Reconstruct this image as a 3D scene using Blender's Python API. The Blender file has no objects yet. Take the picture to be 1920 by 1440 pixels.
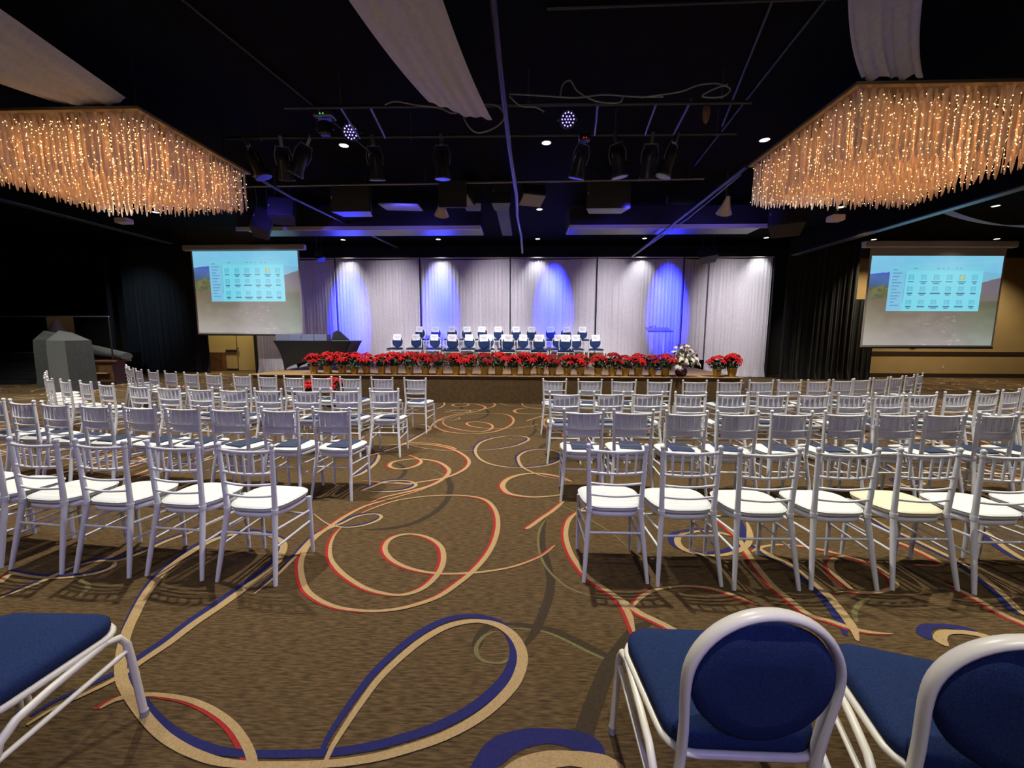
import bpy, math, random
from mathutils import Vector, Matrix
random.seed(7)
R = math.radians
PI = math.pi
C = bpy.context.scene.collection
scene = bpy.context.scene

# ------------------------------------------------------------------ camera
cam = bpy.data.cameras.new('camera')
cam.sensor_fit = 'HORIZONTAL'
cam.sensor_width = 36.0
cam.lens = 36.0 * 750.0 / 1920.0
cam.clip_start = 0.05
co = bpy.data.objects.new('camera', cam)
C.objects.link(co)
co.matrix_world = (Matrix.Translation((0, 0, 1.62)) @ Matrix.Rotation(R(2.0), 4, 'Z')
                   @ Matrix.Rotation(R(90 - 7.0), 4, 'X') @ Matrix.Rotation(R(0.2), 4, 'Z'))
scene.camera = co

# ------------------------------------------------------------------ world, view
w = bpy.data.worlds.new('world')
scene.world = w
w.use_nodes = True
w.node_tree.nodes['Background'].inputs[0].default_value = (0.5, 0.5, 0.62, 1)
w.node_tree.nodes['Background'].inputs[1].default_value = 0.02
scene.view_settings.view_transform = 'Standard'
scene.view_settings.look = 'None'
scene.view_settings.gamma = 1.0
scene.view_settings.exposure = 0.0
scene.view_settings.use_curve_mapping = False

CEIL = 5.2
def spot(name, loc, aim, power, size, blend, color, radius=0.06):
    l = bpy.data.lights.new(name, 'SPOT')
    l.energy = power
    l.spot_size = R(size)
    l.spot_blend = blend
    l.color = color
    l.shadow_soft_size = radius
    o = bpy.data.objects.new(name, l)
    C.objects.link(o)
    o.location = loc
    d = Vector(aim) - Vector(loc)
    o.rotation_euler = d.to_track_quat('-Z', 'Y').to_euler()
    return o

WARM = (1.0, 0.93, 0.80)
# recessed downlights of the hall, a 4 m grid
GRID = []
for gy, pw in ((0.0, 380), (4.0, 1350), (8.0, 1100), (12.0, 520)):
    for gx in (-11.0, -7.2, -3.5, 0.35, 4.35, 8.75, 12.9):
        if gy == 12.0 and -8 < gx < 5:
            p = 200
        else:
            p = pw * (2.2 if gy == 12.0 else 1)
        if gy == 12.0 and gx > 12: p = 250
        GRID.append((gx, gy))
        yy = gy - .35 if (gy == 4.0 and gx in (4.35, -7.2)) else gy
        spot('downlight_beam', (gx, yy, CEIL - 0.03), (gx, yy, 0), p, 94, 1.0, WARM, 0.04)
for gx, p in ((-7.0, 230), (-3.35, 230), (0.4, 250), (4.36, 240), (8.78, 230)):   # the row that grazes the white drapes
    GRID.append((gx, 15.55))
    spot('drape_overhead_beam', (gx, 15.55, CEIL - 0.03), (gx, 15.75, 0), p, 75, 0.8, (0.93, 0.95, 1.0))
GRID.append((12.9, 15.9)); GRID.append((17.3, 15.9))
spot('wall_downlight_beam', (12.9, 14.6, CEIL - 0.03), (13.2, 15.6, 0), 620, 100, 0.7, (1.0, .86, .6))
spot('wall_downlight_beam', (17.0, 14.4, CEIL - 0.03), (17.2, 15.6, 0), 760, 100, 0.7, (1.0, .86, .6))
# added mid-air wash spots, spaced to leave the blue beams gaps on the drapes
for sx, p in ((-9.3, 900), (-5.25, 1250), (-1.2, 1250), (3.2, 1250), (7.9, 1400)):
    o = spot('stage_wash_fill_beam', (sx, 10.2, 4.28), (sx, 15.8, 2.1), p, 46, 1.0, (0.98, 0.93, 0.99))
    o.scale = (.82, 1.25, 1)
for sx in (-3.9, -2.4, -.8, .9, 2.4):
    spot('stage_chair_fill_beam', (sx, 8.8, 4.1), (sx, 13.5, 1.35), 980, 36, 1.0, (1.0, .97, 1.0))  # fill added in mid-air to brighten the stage chairs and their signs
spot('table_fill_beam', (-5.4, 8.8, 4.1), (-5.6, 10.8, 1.4), 160, 42, 1.0, (.85, .9, 1.0))  # mid-air fill added to lift the covers on the table
# saturated blue beams on the drapes
for sx, tx, tz, p in ((-6.2, -7.05, 2.5, 16000), (-3.4, -3.42, 2.8, 12000), (0.93, 1.05, 2.8, 12000), (4.6, 5.45, 2.75, 12000)):
    o = spot('blue_beam', (sx, 12.6, 4.7), (tx, 16.0, tz), p, 38, 1.0, (0.02, 0.03, 1.0))
    o.scale = (0.62, 1.35, 1)
spot('drape_overhead_beam', (-10.4, 15.5, CEIL - 0.03), (-10.4, 15.8, 0), 330, 80, 0.8, (1.0, 0.93, 0.8))  # added fill without a fixture, brightens the drape under the left screen
spot('alcove_fill_beam', (-12.4, 16.3, CEIL - .03), (-12.4, 17.1, 1.2), 950, 70, .7, (1.0, .84, .5))  # fill added to brighten the alcove wall and door, no fixture
spot('corner_beam', (-12.8, 9.0, CEIL - .03), (-12.8, 11.5, 0.5), 300, 70, .8, (.9, 1.0, .95))
spot('drape_beam', (-14.6, 12.6, CEIL - .03), (-15.6, 16.1, 2.6), 420, 50, 1.0, (.55, .8, 1.0))
spot('picture_fill_beam', (-18.0, 13.6, CEIL - .03), (-18.2, 15.2, 1.9), 120, 50, .9, (1, .85, .6))  # added light for the wall picture, no lamp there
spot('aisle_fill_beam', (-15.0, 8.5, CEIL - .03), (-14.5, 9.5, 0), 700, 90, .9, WARM)  # fill added to brighten the far-left floor
for bx in (-6.0, -2.8, 2.2, 5.0):
    spot('blue_beam', (bx, 9.1, 4.3), (bx, 11.3, 4.55), 75, 110, 1.0, (0.10, 0.08, 1.0))
# violet stage lights behind the camera, aimed at the audience chairs
spot('violet_beam', (2.6, -3.6, 4.6), (-3.2, 3.2, 0.6), 520, 58, 0.7, (0.30, 0.24, 1.0))
spot('violet_beam', (-2.0, -3.8, 4.6), (2.5, 3.4, 0.6), 150, 70, 0.7, (0.45, 0.42, 1.0))
spot('rear_fill_beam', (0.5, -4.0, 4.9), (0.3, 3.0, 0.5), 130, 95, 0.7, (1.0, 0.97, 0.95), 0.25)  # neutral fill added behind the camera to lift the chair backs

# ------------------------------------------------------------------ helpers
def tag(o, label=None, cat=None, group=None, kind=None):
    if label: o['label'] = label
    if cat: o['category'] = cat
    if group: o['group'] = group
    if kind: o['kind'] = kind
    return o

def thing(name, label, cat, loc=(0, 0, 0), rz=0.0, group=None, rx=0.0, ry=0.0):
    o = bpy.data.objects.new(name, None)
    o.empty_display_size = 0.1
    C.objects.link(o)
    o.location = loc
    o.rotation_euler = (rx, ry, rz)
    return tag(o, label, cat, group)

class MB:
    def __init__(s):
        s.v = []; s.f = []; s.sm = []; s.mi = []; s.cur = 0
    def add(s, vs, fs, smooth=False):
        b = len(s.v)
        s.v += [tuple(x) for x in vs]
        for f in fs:
            s.f.append(tuple(b + i for i in f)); s.sm.append(smooth); s.mi.append(s.cur)
    def box(s, x0, x1, y0, y1, z0, z1, M=None):
        vs = [Vector((x, y, z)) for z in (z0, z1) for x, y in ((x0, y0), (x1, y0), (x1, y1), (x0, y1))]
        if M is not None: vs = [M @ q for q in vs]
        s.add(vs, [(3, 2, 1, 0), (4, 5, 6, 7), (0, 1, 5, 4), (1, 2, 6, 5), (2, 3, 7, 6), (3, 0, 4, 7)])
        return s
    def bbox(s, x0, x1, y0, y1, z0, z1, b=0.01):
        """box with chamfered vertical and top edges"""
        def ring(x0, x1, y0, y1, z, b):
            return [Vector(p) for p in ((x0 + b, y0, z), (x1 - b, y0, z), (x1, y0 + b, z), (x1, y1 - b, z), (x1 - b, y1, z), (x0 + b, y1, z), (x0, y1 - b, z), (x0, y0 + b, z))]
        s.loft([ring(x0 + b, x1 - b, y0 + b, y1 - b, z0, b), ring(x0, x1, y0, y1, z0 + b, b), ring(x0, x1, y0, y1, z1 - b, b), ring(x0 + b, x1 - b, y0 + b, y1 - b, z1, b)], smooth=False)
        return s
    def loft(s, rings, smooth=True, cap=True, close=True):
        n = len(rings[0]); vs = []; fs = []
        for r in rings: vs += r
        for i in range(len(rings) - 1):
            for k in range(n if close else n - 1):
                a = i * n + k; b_ = i * n + (k + 1) % n
                fs.append((a, b_, b_ + n, a + n))
        s.add(vs, fs, smooth)
        if cap:
            s.add(rings[0], [tuple(reversed(range(n)))]); s.add(rings[-1], [tuple(range(n))])
        return s
    def tube(s, pts, r, n=8, closed=False, flat=1.0, up=None, smooth=True):
        P = [Vector(p) for p in pts]; m = len(P)
        rr = r if isinstance(r, (list, tuple)) else [r] * m
        rings = []; prev = None
        for i in range(m):
            if closed: t = P[(i + 1) % m] - P[i - 1]
            else: t = P[min(i + 1, m - 1)] - P[max(i - 1, 0)]
            if t.length < 1e-9: t = Vector((0, 0, 1))
            t.normalize()
            ref = Vector(up) if up else (prev if prev is not None else (Vector((0, 0, 1)) if abs(t.z) < .9 else Vector((1, 0, 0))))
            a = ref - t * ref.dot(t)
            if a.length < 1e-6: a = t.orthogonal()
            a.normalize(); b = t.cross(a)
            if not up: prev = a
            rings.append([P[i] + a * (math.cos(2 * PI * k / n) * rr[i] * flat) + b * (math.sin(2 * PI * k / n) * rr[i]) for k in range(n)])
        if closed:
            vs = []; fs = []
            for q in rings: vs += q
            for i in range(m):
                for k in range(n):
                    j = (i + 1) % m
                    fs.append((i * n + k, i * n + (k + 1) % n, j * n + (k + 1) % n, j * n + k))
            s.add(vs, fs, smooth)
        else:
            s.loft(rings, smooth)
        return s
    def lathe(s, prof, n=16, M=None, smooth=True, cap=True):
        rings = []
        for rad, z in prof:
            q = [Vector((math.cos(2 * PI * k / n) * rad, math.sin(2 * PI * k / n) * rad, z)) for k in range(n)]
            if M is not None: q = [M @ p for p in q]
            rings.append(q)
        return s.loft(rings, smooth, cap)
    def ball(s, c, r, n=8, m=5, sc=(1, 1, 1)):
        rings = []
        for i in range(m + 1):
            a = -PI / 2 + PI * i / m
            rad = max(math.cos(a), 0.02) * r
            rings.append([Vector((c[0] + math.cos(2 * PI * k / n) * rad * sc[0], c[1] + math.sin(2 * PI * k / n) * rad * sc[1], c[2] + math.sin(a) * r * sc[2])) for k in range(n)])
        return s.loft(rings, True)
    def grid(s, fn, nu, nv, smooth=True):
        vs = [fn(i / nu, j / nv) for j in range(nv + 1) for i in range(nu + 1)]
        fs = [(j * (nu + 1) + i, j * (nu + 1) + i + 1, (j + 1) * (nu + 1) + i + 1, (j + 1) * (nu + 1) + i) for j in range(nv) for i in range(nu)]
        s.add(vs, fs, smooth); return s
    def quad(s, a, b, c, d):
        s.add([a, b, c, d], [(0, 1, 2, 3)]); return s
    def mesh(s, name, mats):
        me = bpy.data.meshes.new(name)
        me.from_pydata(s.v, [], s.f)
        if not isinstance(mats, (list, tuple)): mats = [mats]
        for m in mats: me.materials.append(m)
        me.polygons.foreach_set('use_smooth', s.sm)
        me.polygons.foreach_set('material_index', s.mi)
        me.update()
        return me
    def build(s, name, mats, parent=None, **kw):
        o = bpy.data.objects.new(name, s.mesh(name, mats))
        C.objects.link(o)
        if parent is not None: o.parent = parent
        return tag(o, **kw)

def structure(name, mb, mat):
    return mb.build(name, mat, None, kind='structure')

def copy_tree(o, parent=None):
    c = o.copy(); C.objects.link(c); c.parent = parent
    for ch in list(o.children): copy_tree(ch, c)
    return c

# ------------------------------------------------------------------ materials
def mat(name, col, rough=0.6, metal=0.0, noise=0.0, nscale=20.0, bump=0.0, bscale=200.0, sheen=0.0, trans=0.0, emis=None, estr=1.0, stretch=None, spec=None, alpha=None, coat=0.0):
    m = bpy.data.materials.new(name); m.use_nodes = True
    nt = m.node_tree; b = nt.nodes['Principled BSDF']
    b.inputs['Base Color'].default_value = (*col, 1)
    b.inputs['Roughness'].default_value = rough
    b.inputs['Metallic'].default_value = metal
    if sheen: b.inputs['Sheen Weight'].default_value = sheen
    if trans: b.inputs['Transmission Weight'].default_value = trans
    if spec is not None: b.inputs['Specular IOR Level'].default_value = spec
    if coat: b.inputs['Coat Weight'].default_value = coat
    if alpha is not None: b.inputs['Alpha'].default_value = alpha
    if emis:
        b.inputs['Emission Color'].default_value = (*emis, 1)
        b.inputs['Emission Strength'].default_value = estr
    tc = None
    if noise or bump:
        tc = nt.nodes.new('ShaderNodeTexCoord')
        mp = nt.nodes.new('ShaderNodeMapping')
        nt.links.new(tc.outputs['Object'], mp.inputs[0])
        if stretch: mp.inputs['Scale'].default_value = stretch
    if noise:
        n = nt.nodes.new('ShaderNodeTexNoise'); n.inputs['Scale'].default_value = nscale; n.inputs['Detail'].default_value = 5
        nt.links.new(mp.outputs[0], n.inputs['Vector'])
        r = nt.nodes.new('ShaderNodeMapRange')
        r.inputs['From Min'].default_value = .3; r.inputs['From Max'].default_value = .7
        r.inputs['To Min'].default_value = 1 - noise; r.inputs['To Max'].default_value = 1 + noise
        nt.links.new(n.outputs['Fac'], r.inputs['Value'])
        mx = nt.nodes.new('ShaderNodeVectorMath'); mx.operation = 'SCALE'
        mx.inputs[0].default_value = col
        nt.links.new(r.outputs[0], mx.inputs['Scale'])
        nt.links.new(mx.outputs[0], b.inputs['Base Color'])
    if bump:
        n2 = nt.nodes.new('ShaderNodeTexNoise'); n2.inputs['Scale'].default_value = bscale; n2.inputs['Detail'].default_value = 3
        nt.links.new(mp.outputs[0], n2.inputs['Vector'])
        bp = nt.nodes.new('ShaderNodeBump'); bp.inputs['Strength'].default_value = bump; bp.inputs['Distance'].default_value = .01
        nt.links.new(n2.outputs['Fac'], bp.inputs['Height'])
        nt.links.new(bp.outputs[0], b.inputs['Normal'])
    return m

def emit(name, col, s, sample=True):
    m = bpy.data.materials.new(name); m.use_nodes = True
    nt = m.node_tree; nt.nodes.clear()
    e = nt.nodes.new('ShaderNodeEmission'); o = nt.nodes.new('ShaderNodeOutputMaterial')
    e.inputs[0].default_value = (*col, 1); e.inputs[1].default_value = s
    nt.links.new(e.outputs[0], o.inputs[0])
    if not sample:
        try: m.cycles.emission_sampling = 'NONE'
        except Exception: pass
    return m

def cloth_mat(name, col, translucent=0.35, rough=0.5, bump=0.3, sparkle=False):
    m = mat(name, col, rough=rough, bump=bump, bscale=60, sheen=0.3, noise=.12, nscale=25)
    nt = m.node_tree; b = nt.nodes['Principled BSDF']; out = [n for n in nt.nodes if n.type == 'OUTPUT_MATERIAL'][0]
    t = nt.nodes.new('ShaderNodeBsdfTranslucent'); t.inputs[0].default_value = (*col, 1)
    mx = nt.nodes.new('ShaderNodeMixShader'); mx.inputs[0].default_value = translucent
    nt.links.new(b.outputs[0], mx.inputs[1]); nt.links.new(t.outputs[0], mx.inputs[2]); nt.links.new(mx.outputs[0], out.inputs[0])
    return m

M = {}
M['carpet'] = mat('brown_carpet', (.088, .057, .026), .95, noise=.55, nscale=8, bump=.5, bscale=260, stretch=(2.0, 14, 1), spec=.1)
M['tan_yarn'] = mat('tan_yarn', (.37, .26, .125), .95, noise=.16, nscale=120, bump=.7, bscale=320, spec=.1)
M['red_yarn'] = mat('red_yarn', (.30, .022, .022), .95, noise=.12, nscale=120, bump=.6, bscale=320, spec=.1)
M['navy_yarn'] = mat('navy_yarn', (.020, .021, .095), .95, noise=.15, nscale=120, bump=.6, bscale=320, spec=.1)
M['umber_yarn'] = mat('umber_yarn', (.040, .029, .018), .95, noise=.2, nscale=60, bump=.5, bscale=260, spec=.1)
M['olive_yarn'] = mat('olive_yarn', (.125, .11, .048), .95, noise=.2, nscale=60, bump=.5, bscale=260, spec=.1)
M['black'] = mat('black_paint', (.008, .008, .009), .8)
M['black_tex'] = mat('black_ceiling', (.003, .003, .0032), .95, noise=.3, nscale=3, spec=.08)
M['black_metal'] = mat('black_metal', (.025, .025, .03), .35, metal=.3)
M['grey_metal'] = mat('grey_metal', (.16, .16, .18), .35, metal=.8)
M['steel'] = mat('steel', (.45, .45, .48), .3, metal=.9)
M['tan_wall'] = mat('tan_wall', (.40, .27, .11), .8, noise=.05, nscale=2, bump=.1, bscale=80)
M['dark_wood'] = mat('dark_wood_trim', (.035, .022, .015), .5)
M['door'] = mat('tan_door', (.55, .42, .17), .6, noise=.06, nscale=8, stretch=(8, 1, 1))
M['white_paint'] = mat('white_resin', (.66, .68, .72), .33, coat=.12)
M['cushion'] = mat('white_vinyl_cushion', (.60, .63, .63), .55, bump=.2, bscale=30)
M['cream'] = mat('cream_cushion', (.62, .58, .42), .55, bump=.15, bscale=30)
M['paper'] = cloth_mat('white_paper', (.86, .86, .88), .08, .7, .05)
M['shaded_sign_paper'] = cloth_mat('shaded_sign_paper', (.46, .46, .52), .3, .7, .05)  # white paper darkened, shade on the audience signs is in the colour
M['print'] = mat('grey_print', (.25, .25, .28), .8)
M['navy_card'] = mat('navy_card', (.022, .038, .085), .45, noise=.1, nscale=40)
M['navy_fabric'] = mat('navy_fabric', (.023, .041, .115), .95, noise=.35, nscale=260, bump=.5, bscale=500, spec=.05)
M['cream_metal'] = mat('cream_enamel', (.80, .78, .66), .33)
M['glide'] = mat('grey_glide', (.3, .3, .32), .5)
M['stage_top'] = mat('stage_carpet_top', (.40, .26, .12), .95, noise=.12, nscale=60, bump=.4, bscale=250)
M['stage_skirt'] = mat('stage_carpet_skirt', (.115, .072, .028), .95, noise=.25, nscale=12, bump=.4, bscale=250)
M['drape'] = cloth_mat('silver_white_drape', (.70, .66, .68), .12, .38, .45)
M['sheer'] = cloth_mat('white_sheer', (.80, .76, .80), .45, .6, .15)
M['teal_sheer'] = cloth_mat('pale_sheer', (.62, .72, .72), .45, .6, .15)
M['black_drape'] = mat('black_velour', (.006, .0065, .008), .9, sheen=.08, bump=.2, bscale=90)
M['spandex'] = mat('black_spandex', (.007, .008, .010), .5, sheen=.15)
M['gold'] = mat('gold_foil', (.55, .38, .11), .32, metal=.75, bump=.8, bscale=35)
M['leaf'] = mat('dark_leaf', (.025, .06, .022), .55, noise=.3, nscale=30)
M['green'] = mat('bright_green', (.16, .30, .07), .55)
M['bract'] = mat('red_bract', (.50, .008, .016), .8, noise=.25, nscale=25, spec=.2)
M['bract_dark'] = mat('deep_red_bract', (.27, .007, .016), .8, noise=.25, nscale=25, spec=.2)
M['yellow'] = mat('yellow_centre', (.6, .5, .05), .5)
M['petal'] = mat('white_petal', (.85, .82, .72), .5)
M['maroon'] = mat('maroon_bloom', (.12, .012, .018), .6)
M['bowl'] = mat('maroon_bowl', (.10, .035, .030), .35, noise=.5, nscale=25)
M['brass'] = mat('brass_trim', (.22, .16, .08), .5, metal=.3)
M['acrylic'] = mat('clear_acrylic', (.9, .93, .95), .05, trans=1.0)
M['case'] = mat('screen_case', (.52, .47, .45), .5)
M['box_blue'] = mat('blue_grey_cover', (.34, .40, .62), .5)
M['dark_cloth'] = mat('charcoal_cloth', (.035, .04, .038), .8, sheen=.3, noise=.2, nscale=15)
M['brown_leather'] = mat('brown_wood', (.16, .07, .03), .5, noise=.3, nscale=6, stretch=(1, 8, 1))
M['glass'] = mat('dark_glass', (.5, .6, .6), .05, trans=.9, alpha=.35)
M['speaker'] = mat('speaker_grille', (.022, .022, .024), .6, noise=.15, nscale=200)
M['lamp_disc'] = emit('lamp_lens', (1, .97, .88), 5.0, False)
M['violet_led'] = emit('violet_led', (.32, .26, 1.0), 3.0, False)
M['red_led'] = emit('red_led', (1.0, .02, .01), 2.0, False)
M['green_led'] = emit('green_led', (.05, 1, .2), 1.5, False)
M['bead'] = emit('warm_led_bead', (1.0, .62, .26), 6.0, False)
M['panel_grey'] = mat('grey_panel', (.25, .25, .28), .6)
M['alcove'] = M['door']

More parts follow.
